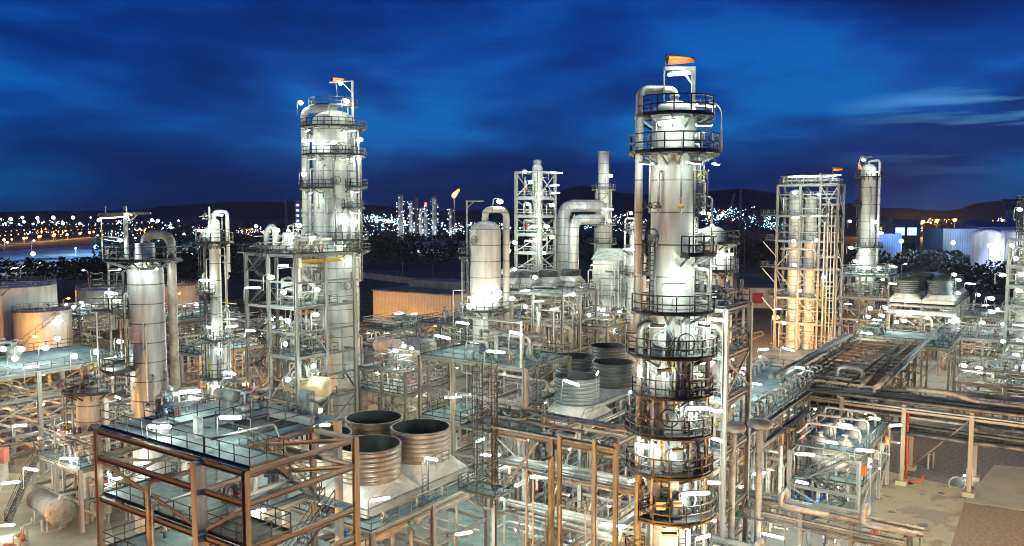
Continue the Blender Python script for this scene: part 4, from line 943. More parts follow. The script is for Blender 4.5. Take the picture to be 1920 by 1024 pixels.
def shell_fill_lamps(col, R, items, s=.9):  # lamps added under the platforms to brighten the column shells
    for (z, a, pw) in items:
        a = radians(a); lampl(col, (R*cos(a), R*sin(a), z), pw, s, a + pi/2, 0)
# ---- tallest column and its neighbours
P = at(1262, 400, 50.5); P.z = 0
K1 = column('distillation_column', 'tallest pale column in front with many dark railed platforms', P, [(1.75, 0), (1.75, 1.0), (1.45, 3), (1.42, 12), (1.38, 12.2), (1.38, 33.6), (1.38, 36.2)],
    [(36.0, -200, 20, 1.1), (33.75, -205, 25, 1.42), (27.5, -80, 30, 1.35), (23.9, -170, -20, 1.3), (21.2, -195, -15, 1.5), (18.7, -165, 10, 1.3), (16.3, -205, -35, 1.5), (13.8, -190, 15, 1.4), (11.0, -140, 20, 1.6), (8.0, -180, 10, 1.4)],
    'cladpale', [(27.5, 31.6, -42), (23.9, 27.5, -150), (21.2, 23.9, -50), (18.7, 21.2, -95), (13.8, 18.7, -60), (11.0, 13.8, -110), (8, 11, -70)], (.25, 188, 22.5, .75),
    [(-5, .14, 3, 26.5, .55, 'pipe'), (-20, .10, 3, 24.5, .5, 'pipe'), (-160, .22, 4, 23, .5, 'pipe'), (-12, .07, 8, 31, .62, 'galv'), (-130, .09, 8, 20, .45, 'pipewhite')],
    [(22.2, -125, .38), (22.0, -88, .36), (19.6, -100, .34), (17.3, -115, .36), (14.9, -100, .36), (12.1, -80, .34), (34.7, -35, .3), (28.4, -150, .3)], rw=.075, hoop=.7)
nozzles(K1, 1.4, (10, 25), 5, 30); nozzles(K1, 1.4, (30, 36), 6, 8)
for i, (z, a0, a1, w, ri) in enumerate([(31.9, -100, -60, .5, 0)]): pass
b = MB(); zt = 39.0; b.bar((1.05, -.4, 33.8), (1.05, -.4, zt), .22); b.bar((1.05, -.4, zt - .1), (-.75, -.4, zt - .1), .2); b.bar((1.05, -.4, zt - 1.1), (.3, -.4, zt - .15), .12); b.bar((-.75, -.4, zt), (-.75, -.4, 36.0), .09); b.build('davit', 'galv', K1)
MB().pipe([(2.8, -.6, 33.8), (2.8, -.6, 36.3), (2.45, -.6, 36.75), (2.0, -.6, 36.75)], .06, 8).build('lamp_bracket', 'galv', K1)
lampl(K1, (.15, -.5, 38.55), 650, 1.25, 0, 0); lampl(K1, (1.75, -.75, 36.6), 450, .95, -.2, 0)
for (x, z) in ((-.9, 9.6), (.1, 9.7)): MB().box(x, -1.9, z + 2.3, .6, .5, .5).build('junction_box', 'pipewhite', K1)
for z, a, s_ in ((25.6, -95, 1.3), (22.95, -30, 1.1), (18.05, -60, 1.1), (15.55, -140, 1.0), (20.4, -150, 1.0), (12.7, -60, 1.1), (9.7, -40, 1.1), (35.4, -110, 1.0), (29.2, -28, 1.0)):
    R = 1.38 + 1.1; lampl(K1, (R*cos(radians(a)), R*sin(radians(a)), z), 300 if z < 25 else 420, s_, radians(a) + pi/2, 1.55)
light(K1, (.15, -1.3, 38.9), 160, WHITE)  # bare light with no fixture of its own, added to brighten the windsock
shell_fill_lamps(K1, 2.6, [(33.0, -140, 520), (33.0, -75, 520), (33.0, -20, 460), (26.75, -60, 560), (26.75, -20, 460), (35.25, -60, 300), (20.45, -110, 200), (17.95, -70, 240), (23.15, -120, 340), (23.15, -55, 300), (15.55, -90, 200), (10.25, -100, 200)], .75)
windsock('blurred orange windsock flying above the tallest column', (P.x - .65, P.y - .3, 39.35), .05, 1.75, .30, .55)
P2 = at(1334, 500, 78); P2.z = 0
K1b = column('distillation_column', 'pale banded column standing close behind the tallest one', P2, [(1.5, 0), (1.5, 20), (1.36, 20.2), (1.36, 28.0)], [(27.2, -200, 20, 1.3), (24.5, -120, 30, 1.2), (20.6, -200, 10, 1.3)], 'cladpale', [(20.6, 27.2, -20)], None, [(-10, .12, 10, 26, .4, 'pipe'), (-25, .16, 8, 24, .4, 'pipewhite'), (-165, .1, 8, 25, .3, 'galv')], [(22, -80, .3)], rw=.07)
nozzles(K1b, 1.36, (20, 28), 9, 18)
for px, py in [(1322, 400), (1318, 432), (1360, 478), (1340, 548), (1318, 545)]: lamp(K1b, px, py, 76, 420, 1.1, None, 1.4)
S9 = frame('steel_structure', 'narrow steel structure with pipes right behind the tallest column', 'steel structure', (at(1362, 575, 64).x, 64), [-5.2, 0], [0, 6], [5.5, 10.5, 14.8, 18.5, 22.3], {22.3: [(-5.2, 0, 0, 6, ALL)], 18.5: [(-5.2, 0, 0, 6, 'ab')], 14.8: [(-5.2, 0, 0, 6, 'abd')], 10.5: [(-5.2, 0, 0, 6, 'ab')]}, cs=.4, braces=9, seed=12, dm='grating', rw=.06)
for z0, z1 in ((.2, 5), (5.6, 10), (10.6, 14.4), (14.9, 18), (18.6, 21.8), (22.4, 24.4)): pipes(S9, (-4.9, -.2), (.2, 5.6), (z0, z1), 16, int(z0 * 7), (.06, .2))
MB().pipe([(-3.2, 1.2, 10), (-3.2, 1.2, 20.0), (-1.4, 1.2, 20.9), (-.6, 1.2, 20.0), (-.6, 1.2, 14)], .28, 12).build('pipe', 'pipe', S9)
for px, py, Y in [(1310, 605, 63), (1346, 600, 63), (1305, 700, 63), (1325, 680, 63), (1340, 770, 62), (1306, 622, 63), (1325, 742, 63), (1336, 905, 61), (1330, 975, 60), (1345, 825, 62)]: lamp(S9, px, py, Y, 380, 1.0, None, 1.6)
MB().ladder(-2.5, -.3, 5, 22.3, -pi/2, .5, True, .05, .7).build('ladder', 'darksteel', S9)
# ---- rack and posts left of the tallest column (bottom centre)
R5 = rack('pipe_rack', 'tall pipe rack crossing left of the tallest column on orange lit posts', (1.0, 64.2), 10.5, 4.2, [6.5, 10.2, 14.0], 'v', 5.2, rr=(.1, .2), seed=15, cs=.3, loops=0)
deckrail(R5, 0, 4.2, -3.4, 3.0, 13.0, 'abd', 'grating', 'darksteel', .06)
for x, y in ((4.6, 9.0), (5.2, 6.5)): member(R5, 'post', (x, y, 0), (x, y, 14.1), .28, .28, 'steel')
for k, (p, q) in enumerate([((0, 4, .4), (0, 7, 9.6)), ((4.2, 1, 9), (4.2, 4, 13))]): member(R5, 'brace', p, q, .16, .18, 'galv', 'box')
b = MB(); b.ladder(4.4, -1.2, 7.2, 17.8, 0, .55, True, .06, .55); b.build('ladder', 'darksteel', R5)
b = MB(); b.ladder(4.4, .2, 7.2, 17.8, 0, .55, True, .06, .55); b.build('ladder', 'darksteel', R5)
deckrail(R5, 3.6, 6.0, -2.2, 1.4, 8.6, ALL, 'grating', 'darksteel', .06)
pipes(R5, (.2, 4), (-1, 10), (0, 6), 14, 51, (.07, .18)); pipes(R5, (4.3, 6), (2, 10.5), (.2, 13.6), 8, 52, (.06, .13), vert=.9); pipes(R5, (.3, 4), (-2.8, 3), (13.1, 15.2), 10, 53)
for px, py, Y, a in [(968, 914 - 370, 0, 0)][:0] + [(1072, 718, 68, -.5), (1010, 895, 60, .5), (1195, 900, 57, .1), (1150, 985, 55, .3), (960, 870, 62, .1)]: lamp(R5, px, py, Y, 450, 1.1, a, 2.0)
for z in (5.6, 9.2, 12.8):
    for y in (1, 5, 9): lampl(R5, (2, y, z - .6), 150, .8, None, 0)
R4 = rack('pipe_rack', 'low pipe rack running away below the tallest column, pipes lit orange', (1.4, 59.5), 40, 4.2, [2.8, 5.2], 'u', 6, rr=(.08, .2), seed=16, loops=3)
pipes(R4, (.3, 4.0), (0, 20), (5.3, 7.2), 10, 61, (.06, .14)); pipes(R4, (.3, 4.0), (0, 22), (0, 2.5), 20, 62, (.06, .16))
for y in (1, 5, 9, 14, 20, 27, 34): lampl(R4, (2.3, y, 4.4), 260, 1, None, 0)
for px, py, Y in [(920, 853, 76), (870, 1000, 60)]: lamp(R4, px, py, Y, 520, 1.2, .1, 2.0)
# ---- white floor and low pipes right of the tallest column
R6 = rack('pipe_rack', 'low pipe rack crossing the pale floor right of the tallest column', (gz(1352, 940, 3.2).x, gz(1352, 940, 3.2).y), 16, 3.0, [3.2, 4.6], 'v', 4, rr=(.08, .2), seed=18, loops=2)
R6b = rack('pipe_rack', 'lowest pipe rack at the bottom edge right of the tallest column', (gz(1330, 1000, 3.0).x, gz(1330, 1000, 3.0).y), 18, 3.4, [1.6, 3.0], 'v', 4, rr=(.06, .16), seed=19, loops=4)
pipes(R6b, (.3, 6), (0, 16), (0, 3.8), 30, 64, (.05, .13)); pipes(R6, (-2, 5), (0, 15), (0, 4), 22, 65, (.05, .15))
for y in (2, 6, 10, 14): lampl(R6, (1.5, y, 2.5), 240, 1, None, 0); lampl(R6b, (1.7, y + 2, 2.5), 240, 1, None, 0)
for px, py, Y in [(1425, 888, 76), (1370, 945, 72), (1450, 1005, 66), (1395, 912, 75)]: lamp(R6, px, py, Y, 480, 1.1, .1, 2.0)
for i in range(9):
    pump('blue pump in the double row on the pale floor, number %s from the near end' % ('one two three four five six seven eight nine'.split()[i]) if False else 'blue pump standing in the row of blue pumps on the pale floor', ab((gz(1478, 940).x, gz(1478, 940).y), (i % 2) * 2.4, 1.7 * (i // 2), 0.0), YAW + (0 if i % 2 else pi), 'row of blue pumps', 'blue', .95)
# ---- right front structure with white exchangers
S8 = frame('steel_structure', 'low steel structure with a pale green deck of white coolers, front right', 'steel structure', (32.7, 73.8), [-6.4, 0], [0, 5.2, 10.4, 15.6], [3.4, 6.7], {6.7: [(-6.4, 0, 2.0, 15.6, 'abcd')], 3.4: [(-6.4, 0, 2.5, 15.6, 'abc')]}, cs=.34, bm='steel', cm='fireproof', braces=6, seed=21, railm='darksteel')
for k in range(5): MB().box(.25, 3.1 * k + 1, 5.6, .35, .4, 1.0).build('post_cap', 'orangepaint' if k in (0, 4) else 'fireproof', S8)
stairs(S8, -4.6, -.4, [0.1, 2.3, 4.4, 6.7], 3.4)
for k in range(6):
    t = thing('cooler_head', 'white vertical cooler barrel on the pale green deck, one of six in two rows', 'cooler', ab((32.7, 73.8), -4.6 + (k % 2) * 2.4, 4.2 + 4.0 * (k // 2), 6.79), YAW, 'white cooler barrels on the pale green deck')
    MB().lathe([(.85, 0), (.85, .15), (.55, .55), (.28, .75), (.25, 1.0), (.35, 1.02), (.35, 1.1), (0, 1.1)], 18).build('shell', 'pipewhite', t)
    MB().pipe([(-1.5, .5, .6), (-1.5, .5, 1.7), (1.3, .5, 1.7), (1.3, .5, .3)], .13, 8).build('pipe', 'pipewhite', t)
pipes(S8, (-6.2, -5.6), (2, 15), (6.8, 8.6), 9, 71, (.08, .16)); pipes(S8, (-6, -.5), (3, 15), (.2, 5.8), 30, 72, (.08, .2))
for px, py, z, a in [(1510, 852, 8.6, .1), (1585, 797, 9, .2), (1680, 798, 9, -.2), (1622, 845, 8.8, -.4), (1640, 785, 9, .1), (1560, 830, 8.6, 0)]: lampz(S8, px, py, z, 460, 1.05, a, 1.8)
lampz(S8, 1505, 905, 5.4, 400, 1.05)
for y in (3, 8, 13): lampl(S8, (-3.2, y, 5.8), 300, 1, None, 0); lampl(S8, (-3.2, y, 2.8), 240, 1, None, 0); lampl(S8, (.9, y, 5.6), 520, .8, YAW, 0)
drum('horizontal_drum', 'white drum under the pale green deck beside the dark stairs', 'drum', ab((32.7, 73.8), -3.8, 5.2, 3.5), 2.8, 1.0, 'pipewhite', YAW, .5)
a_ = gz(1698, 905); t = tag(MB().pipe([(0, 0, 0), (0, 0, 8.2)], .11, 8).pipe([(0, 0, .3), (1.6, -.6, .3), (1.6, -.6, 1.0)], .1, 8).build('fire_pipe', 'red', None, a_), 'tall red fire pipe beside the pale green deck', 'pipe')
# ---- right crossing rack
R3 = rack('pipe_rack', 'long pipe rack crossing the yard on the right on tall grey posts', ab((46.9, 91.8), -13.2, 0), 52, 6.2, [5.4, 7.2, 9.0], 'v', 6.4, rr=(.10, .22), seed=23, loops=1, cs=.42, cm='brownsteel', mats=('pipe', 'pipedull', 'pipedark', 'pipedark', 'pipedull'))
for i in range(8):
    for x in (0, 6.2): MB().box(x, 52 * i / 8, .25, 1.1, 1.1, .5).build('footing', 'slab', R3)
MB().pipe([(2.2, 8, 9.6), (2.2, 12, 9.6), (1.4, 14, 9.9), (0.6, 30, 9.9), (.6, 50, 9.9)], .26, 12).build('pipe', 'pipedull', R3)
MB().pipe([(5.5, 13.0, 10.6), (5.0, 17, 10.6), (3.4, 20, 9.6), (3.4, 46, 9.5)], .26, 12).build('pipe', 'pipedull', R3)
MB().pipe([(-.6, 4.6, 9.3), (-.6, 4.6, 11.2), (-.6, 7.4, 11.2), (-.6, 7.4, 8.8)], .22, 10).build('pipe', 'pipe', R3)
for px, py, Y in [(1815, 893, 88)]: lamp(R3, px, py, Y, 120, .6, 0, 1.5)
for y in (3, 8): lampl(R3, (3, y, 6.6), 200, 1, None, 0)
# hydrants and small bits in the yard
for px, py, lb in [(1740, 880, 'pair of thin white pipe stubs on the gravel bed'), (1812, 912, 'white hose reel post on the gravel bed beside the rack post')]:
    b = MB(); a_ = gz(px, py); b.tube((0, 0, 0), (0, 0, 2.0), .1, 8).tube((.7, .2, 0), (.7, .2, 2.0), .1, 8).bar((0, 0, 1.7), (.7, .2, 1.7), .07); 
    if px > 1800: b.torus((-1.4, -.6, .5), (.3, 1, .1), .8, .07, 18, 5).bar((-1.4, -.6, .05), (0, 0, .4), .07)
    tag(b.build('standpipe', 'pipewhite', None, a_), lb, 'standpipe')
b = MB(); b.tube((0, 0, 0), (0, 0, 1.0), .14, 8).lathe([(.22, .7), (.22, .8), (0, .95)], 8).bar((-.4, 0, .55), (.4, 0, .55), .16); tag(b.build('hydrant', 'red', None, gz(1640, 1008)), 'short red hydrant at the foot of the stairs, bottom right', 'hydrant')
# ---- dark rack going away on the right, and the rack with the teal deck
g = gz(1640, 728, 10)
R2 = rack('pipe_rack', 'wide dark pipe rack running away to the fan bank on the right', ab((g.x, g.y), -10, 0), 44, 10, [5.6, 8.0], 'u', 6.3, rr=(.07, .2), seed=25, loops=0, cm='brownsteel', mats=('pipedark', 'pipedark', 'pipedull', 'pipedark'), top=10)
for k in range(15): member(R2, 'beam', (.2, 1 + 2.9*k, 9.9), (9.8, 1 + 2.9*k, 9.9), .2, .3, 'brownsteel')
for x in (0, 5, 10): member(R2, 'beam', (x + .003, .2, 9.7), (x + .003, 43.8, 9.7), .22, .3, 'brownsteel')
for x, r, m in ((1.1, .16, 'pipedull'), (2.0, .1, 'pipedark'), (7.2, .12, 'pipedark'), (8.6, .2, 'pipedull')): MB().pipe([(x, -1, 10.05 + r), (x, 30 + 4*r*10, 10.05 + r), (x, 30 + 4*r*10, 8)], r, 9).build('pipe', m, R2)
MB().pipe([(10.6, -2, 10.6), (10.6, 42, 10.6)], .32, 12).build('pipe', 'pipedull', R2); MB().pipe([(-.6, -1, 10.3), (-.6, 40, 10.3)], .3, 12).build('pipe', 'pipedull', R2); MB().pipe([(-1.6, -1, 10.1), (-1.6, 40, 10.1)], .3, 12).build('pipe', 'pipedull', R2)
g = gz(1350, 795, 9.4)
R1 = rack('pipe_rack', 'pipe rack with a teal deck along its top, running away right of the tallest column', (g.x - 1.5, g.y), 34, 4.2, [3.2, 6.0, 7.8], 'u', 5.6, rr=(.08, .22), seed=27, top=9.4)
deckrail(R1, -4.8, 4.3, 2, 33, 9.4, 'abcd', 'deck', 'darksteel', .06)
for y in range(2, 34, 6): member(R1, 'post', (-4.6, y, 0), (-4.6, y, 9.3), .3, .3, 'steel'); member(R1, 'post', (4.0, y + .6, 0), (4.0, y + .6, 9.3), .28, .28, 'steel')
for k in range(15): 
    b = MB(); y = 3 + 2*k; b.pipe([(3.6, y, 9.5), (3.6, y, 10.6 + .25*(k % 2)), (2.6, y + .3*(k % 3), 10.6), (2.6, y + .3*(k % 3), 9.5)], .1 + .03*(k % 2), 8); flange(b, (3.6, y, 10.1), (0, 0, 1), .12); b.build('pipe', 'pipe', R1); valve(R1, (2.4, y, 10.2), k % 3, 'valve', pi/2, 1.0)
    b = MB(); b.pipe([(-4.2, y, 9.5), (-4.2, y, 10.6 + .3*(k % 3)), (-3.2, y + .4, 10.6), (-3.2, y + .4, 9.5)], .16, 8); b.build('pipe', 'pipewhite', R1); valve(R1, (-3.7, y + .8, 10.0), k % 3, 'valve', 0, 1.1)
pipes(R1, (4.4, 6.5), (0, 24), (0, 7.5), 34, 74, (.08, .22), vert=.75); pipes(R1, (-4.5, 0), (0, 30), (0, 8), 26, 75, (.08, .2))
for px, py, Y in [(1370, 672, 11.6), (1400, 692, 11.4), (1432, 655, 11.6), (1368, 762, 11), (1478, 655, 11.6), (1500, 690, 11), (1420, 720, 11.2)]: lampz(R1, px, py, Y, 520, 1.15, None, 1.9)
for y in (3, 9, 15, 21, 27): lampl(R1, (2, y, 7.0), 260, 1, None, 0)
for i, (px, py, Y) in enumerate([(1375, 802, 66), (1425, 796, 67)]):
    a_ = at(px, py, Y); t = thing('vent_hood', ['flat oval vent hood close to the right side of the tallest column', 'flat oval vent hood second from the tallest column'][i], 'vent hood', (a_.x, a_.y, 0), YAW)
    MB().lathe([(0, -.25), (.9, -.25), (1.05, -.12), (1.05, .1), (.85, .35), (0, .5)], 22, (0, 0, a_.z)).build('hood', 'pipedull', t); MB().tube((0, 0, 0), (0, 0, a_.z), .28, 10).build('duct', 'pipe', t)
# ---- second frame in the middle, its vessels
S2 = frame('steel_structure', 'dark open steel structure with a railed deck in the middle of the plant', 'steel structure', (1.28, 76.8), [-13.5, -9, -4, 0], [0, 8.5], [5.2, 8.4, 11.6, 14.9], {14.9: [(-13.5, 0, 0, 8.5, ALL)], 8.4: [(-13.5, -7, 0, 8.5, 'ad')]}, cs=.40, cm='brownsteel', bm='pipedull', braces=8, seed=31, rw=.06)
pipes(S2, (-9, -.5), (.6, 8), (15, 17.6), 26, 77, (.08, .26)); pipes(S2, (-13, -.5), (.6, 8), (.2, 4.6), 26, 78, (.08, .24)); pipes(S2, (-13, -.5), (.6, 8), (5.4, 14), 34, 79, (.05, .2), vert=.8)
for i, (a, b_, h, r, lb) in enumerate([(-3.2, 4.5, 9.5, 1.3, 'white vertical vessel inside the dark middle frame, right one'), (-8.0, 5.5, 9.0, 1.1, 'white vertical vessel inside the dark middle frame, middle one'), (-11.6, 4.6, 7.0, 1.2, 'white vertical vessel inside the dark middle frame, left one')]): vdrum('vertical_vessel', lb, 'vessel', ab((1.28, 76.8), a, b_, .0), h, r, 'cladpale')
for px, py, Y, a in [(868, 606, 18.2, .05), (968, 625, 18.6, -.4), (830, 632, 17.6, 0), (930, 660, 17, 0)]: lampz(S2, px, py, Y, 560, 1.15, a, 2.2)
for px, py, Y, a in [(868, 740, 78, .5), (925, 797, 76, .1), (850, 745, 80, .4)]: lamp(S2, px, py, Y, 460, 1.1, a, 0)
for a, b_, z in ((-11, 3, 13.4), (-5, 3, 13.4), (-2, 6, 10.2), (-10, 6, 7.4), (-6, 4, 4.4), (-12, 3, 4.4)): lampl(S2, (a, b_, z), 330, 1, None, 0)
MB().bar((-.4, -.1, 15), (-.4, -.1, 19.6), .2).build('davit', 'galv', S2); MB().pipe([(-.4, -.1, 19.4), (-7.4, -.1, 19.4)], .1, 8).build('davit', 'galv', S2)
MB().ladder(.3, 1.2, 5, 14.9, 0, .55, True, .06, .6).build('ladder', 'darksteel', S2)
# ---- second fan bank
C2o = (6.4, 77.7)
C2 = frame('fan_platform', 'steel platform carrying the four dark fans behind the tallest column', 'platform', C2o, [-9.2, -3, 3.4], [-3.4, 6, 14, 21.5], [4.5, 9.0], {9.0: [(-9.2, 3.4, -3.4, 21.5, ALL)]}, cs=.36, braces=6, seed=33, dm='grating', rw=.06)
for (a, b_, lb) in [(0, 0, 'front left fan of the four dark fans behind the tallest column'), (-.65, 8.9, 'front right fan of the dark four, copper streak beside the tallest column'), (-5.8, 9.6, 'back left fan of the four dark fans behind the tallest column'), (-6, 18, 'farthest fan of the four dark fans behind the tallest column')]:
    fan(lb, ab(C2o, a, b_, 9.1), group='dark fan bank behind the tallest column', hw=(4.8, 6.2), m='ringmid')
for a, b_ in ((-6, 0), (0, 4), (-6, 8), (0, 14)): lampl(C2, (a, b_, 7.8), 320, 1, None, 0)
pipes(C2, (-9, 3.2), (-3, 20), (.3, 7.8), 60, 81, (.05, .22)); pipes(C2, (1.5, 3.2), (-3, 20), (9.1, 11.5), 12, 82, (.08, .22))
for px, py, Y in [(1190, 735, 74), (1120, 700, 73)]: lamp(C2, px, py, Y, 420, 1, None, 2)
# ---- silver column front left
P = at(277, 640, 70); P.z = 0
K4 = column('distillation_column', 'silver banded column front left with a thick bent overhead pipe', P, [(1.55, 0), (1.5, 24.6), (1.5, 25.0)], [(26.0, -235, 5, 1.7), (16.6, -220, -110, 2.4), (21.6, 100, 230, 1.5)], 'clad', [(16.6, 24, 200)], (.40, 8, 8, 2.4), [(190, .08, 14, 26, .3, 'galv')], [(25.6, -60, .3)], rw=.06)
MB().lathe([(1.5, 25.0), (1.2, 25.5), (.85, 25.8), (.8, 27.4)], 28).build('neck', 'clad', K4)
b = MB(); b.bar((-1.3, -.6, 26.0), (-1.3, -.6, 30.6), .26); b.bar((-3.6, -.6, 29.9), (.9, -.6, 30.0), .2); b.bar((-1.3, -.6, 28.9), (-.3, -.6, 29.9), .12); b.bar((-3.4, -.6, 29.9), (-3.4, -.6, 26.0), .08); b.build('davit', 'galv', K4)
lampl(K4, (-2.2, -.75, 29.75), 520, 1.7, .12, 0); lampl(K4, (-2.2, -1.1, 27.75), 420, 1.2, -.12, 0); lampl(K4, (-2.6, -1.6, 17.6), 350, 1, 0, 0)
lampl(K4, (-2.9, -.2, 23.0), 600, 1.1, None, 1.5)
b = MB(); b.bar((-3.5, .5, 14), (-3.5, .5, 26.8), .14); b.bar((-2.2, 1.5, 14), (-2.2, 1.5, 26.8), .14); b.build('frame_leg', 'galv', K4)
for z in (21.5, 23.6): 
    o = MB().bx(-4.6, -1.5, -.6, 1.6, z - .1, z).build('platform', 'grating', K4); MB().rail([(-1.6, -.55, z), (-4.55, -.55, z), (-4.55, 1.5, z)], 1.1, .06).build('railing', 'darksteel', o)
shell_fill_lamps(K4, 2.9, [(25.25, -120, 420), (25.25, -60, 360), (15.85, -150, 300)], .9)
nozzles(K4, 1.5, (12, 25), 14, 8)
# ---- slender column
P = at(405, 560, 95); P.z = 0
K3 = column('distillation_column', 'slender pale column between the silver column and the stair tower', P, [(1.05, 0), (1.05, 14.6), (.66, 15.4), (.66, 27.2), (.62, 29.0)], [(26.6, -200, 40, 1.5), (20.6, -190, -80, 1.6), (15.0, -200, 10, 1.3), (10.5, -200, 0, 1.3)], 'cladpale', [(15, 26.6, 200), (10.5, 20.6, -130), (5, 15, -60)], (.22, 10, 23, .9), [(-10, .1, 8, 25, .35, 'pipe'), (170, .09, 8, 26, .35, 'galv'), (-150, .12, 5, 14, .4, 'pipe')], [(16, -60, .25)], rw=.07)
b = MB(); b.bar((-.5, 0, 29), (-.5, 0, 30.8), .16); b.bar((-1.7, 0, 29.6), (.2, 0, 29.8), .14); b.build('davit', 'galv', K3)
pipes(K3, (-1.2, 1.6), (-1, 1), (26.7, 29.6), 9, 84, (.06, .14))
for px, py in [(408, 403), (385, 425 + 8), (388, 526), (410, 655), (435, 612), (405, 725), (398, 615), (430, 700)]: lamp(K3, px, py, 93.4, 480, 1.15, .1, 1.2)
nozzles(K3, 1.0, (5, 26), 15, 16)
# ---- stair tower and the big left column
S3o = (-28.5, 105)
S3 = frame('steel_structure', 'tall open steel structure with stairs in front of the fat left column', 'steel structure', S3o, [-10.2, -5.5, 0], [0, 5.2, 10.6], [4.6, 10.8, 17.5, 24.5], {24.5: [(-10.2, -.2, 0, 10.4, 'abd'), (-11.5, -10.25, -.5, 6, 'abd')], 17.5: [(-5.5, 0, 0, 7.4, 'ab'), (-5.5, -3.5, 7.41, 10.6, 'd')], 10.8: [(-5.5, 0, 0, 7.4, 'ab')], 4.6: [(-10.2, 0, 0, 7, 'ab')]}, cs=.42, braces=15, seed=41, cm='steel', bm='steel', rw=.07)
for z in (7.6, 14.0, 20.8): 
    for (p, q) in (((-10.0, 0, z), (-5.7, 0, z)), ((-5.3, 0, z), (-.2, 0, z)), ((0, .2, z), (0, 5, z)), ((0, 5.4, z), (0, 10.4, z))): member(S3, 'beam', p, q, .2, .26, 'steel')
stairs(S3, -9.6, .3, [.1, 2.4, 4.6, 6.7, 8.8, 10.8, 13.0, 15.2, 17.5, 19.8, 22.1, 24.5], 3.2, 1.0)
for z0, z1, n_ in ((.2, 4.2, 26), (4.7, 10, 26), (10.9, 15.5, 40), (17.6, 23, 34), (24.6, 27.2, 40)): pipes(S3, (-5.2 if z0 < 24 else -10, -.3), (.5, 7.0), (z0, z1), n_, int(z0 * 9), (.07, .28), ('pipe', 'pipewhite', 'pipewhite', 'galv', 'pipedull'))
for k in range(14): MB().pipe([(-4.8 + .33*k, 2.2 + (k % 3)*.7, 10.9), (-4.8 + .33*k, 2.2 + (k % 3)*.7, 16.8)], .08, 7).build('pipe', 'pipe', S3); valve(S3, (-4.8 + .33*k, 1.6 + (k % 3)*.5, 11.5), k % 3, 'darksteel' if k % 2 else 'valve', 0, 1.1)
member(S3, 'crane_beam', (0.05, 1.0, 23.6), (0.05, 8.4, 23.6), .4, .5, 'yellow'); member(S3, 'crane_beam', (-5.2, 1, 6.6), (-.4, 6.5, 6.6), .35, .45, 'yellow'); member(S3, 'crane_beam', (-5.3, 4, 15.9), (-5.3, 7.5, 15.9), .3, .4, 'orangepaint')
MB().pipe([(-1.2, 1.5, 17.6), (-1.2, 4.5, 17.6), (-1.2, 4.5, 20), (-1.2, 2.0, 21.6), (-1.2, 2.0, 24.2)], .34, 12).build('pipe', 'pipewhite', S3)
MB().pipe([(-8.2, 2, 24.6), (-8.2, 2, 27.6), (-7.0, 2, 28.3), (-6.2, 2, 27.6), (-6.2, 2, 24.6)], .4, 12).build('pipe', 'pipewhite', S3)
for i, (a, b_, r, h) in enumerate([(-5.5, 3.5, .8, 2.0), (-3.2, 2.5, .7, 1.6)]): vdrum('vertical_vessel', ['white vertical pot on top of the stair structure beside the fat column', 'smaller white pot on top of the stair structure'][i], 'vessel', ab(S3o, a, b_, 24.6), h, r, 'pipewhite', leg=.5, plat=False)
drum('horizontal_drum', 'cream horizontal drum at the foot of the stair structure', 'drum', ab(S3o, -1.0, 2.6, 4.75), 6.0, 1.35, 'cream', YAW + pi/2 * 0 + .25, .5)
for px, py, Y, a in [(520, 432, 108, .2), (542, 442, 108, .4), (585, 445, 108, -.3), (560, 423, 112, 0), (532, 498, 105, 0), (475, 540, 104, .3), (532, 548, 104, .1), (595, 543, 107, -.3), (535, 645, 103, 0), (588, 686, 106, 0), (540, 602, 103, 0), (540, 712, 102, 0), (592, 590, 108, 0), (508, 520, 104, .2), (650, 490, 112, 0), (470, 620, 103, 0), (600, 770, 100, .3)]: lamp(S3, px, py, Y, 560, 1.25, a, 1.7)
P = Vector((-26.0, 118.0, 0))
K2 = column('distillation_column', 'fat pale column on the left, tallest there, ringed with lit platforms', P, [(3.35, 0), (3.3, 15), (3.25, 30), (3.15, 30.3), (3.15, 43.2)],
    [(42.4, -205, 30, 1.6), (38.4, -200, 20, 1.5), (33.6, -185, -80, 2.0), (33.8, -50, 20, 1.7), (30.8, -60, 10, 1.2), (26.2, -140, 20, 1.5), (24.5, -60, 30, 1.8)], 'cladpale',
    [(38.4, 42.4, -38), (33.8, 38.4, -42), (26.2, 33.6, -45)], (.55, 195, 20, .2), [(200, .2, 22, 41, .35, 'pipe'), (-100, .14, 22, 33, .3, 'pipewhite'), (-12, .16, 20, 42, .4, 'pipewhite'), (0, .12, 20, 38, .5, 'galv'), (-150, .22, 18, 33, .35, 'pipe')],
    [(39.2, -75, .5), (34.6, -80, .5), (41.0, -160, .5), (40.6, -5, .5), (19.5, -60, .5)], rw=.085, n=48)
shell_fill_lamps(K2, 4.6, [(41.65, -130, 700), (41.65, -50, 700), (37.65, -120, 800), (37.65, -60, 800), (32.85, -130, 1000), (33.05, -40, 900), (30.05, -40, 700), (25.45, -120, 800), (25.45, -70, 800), (23.75, -40, 700)], 1.0)
nozzles(K2, 3.2, (20, 43), 17, 34); nozzles(K2, 3.3, (6, 20), 18, 14)
b = MB(); b.bar((3.1, -1.5, 38.5), (3.1, -1.5, 49.0), .32); b.bar((3.1, -1.5, 48.9), (-.2, -1.5, 48.7), .2); b.bar((3.1, -1.5, 47.2), (1.6, -1.5, 48.7), .14); b.bar((-2.6, -1.0, 42.4), (-2.6, -1.0, 46.5), .12); b.build('davit', 'galv', K2)
o = MB().sector(45.4, 1.2, 3.6, -3.4, .3, .1).build('platform', 'grating', K2); MB().arcrail(45.4, 3.5, -3.4, .3, 1.1, .085).build('railing', 'darksteel', o)
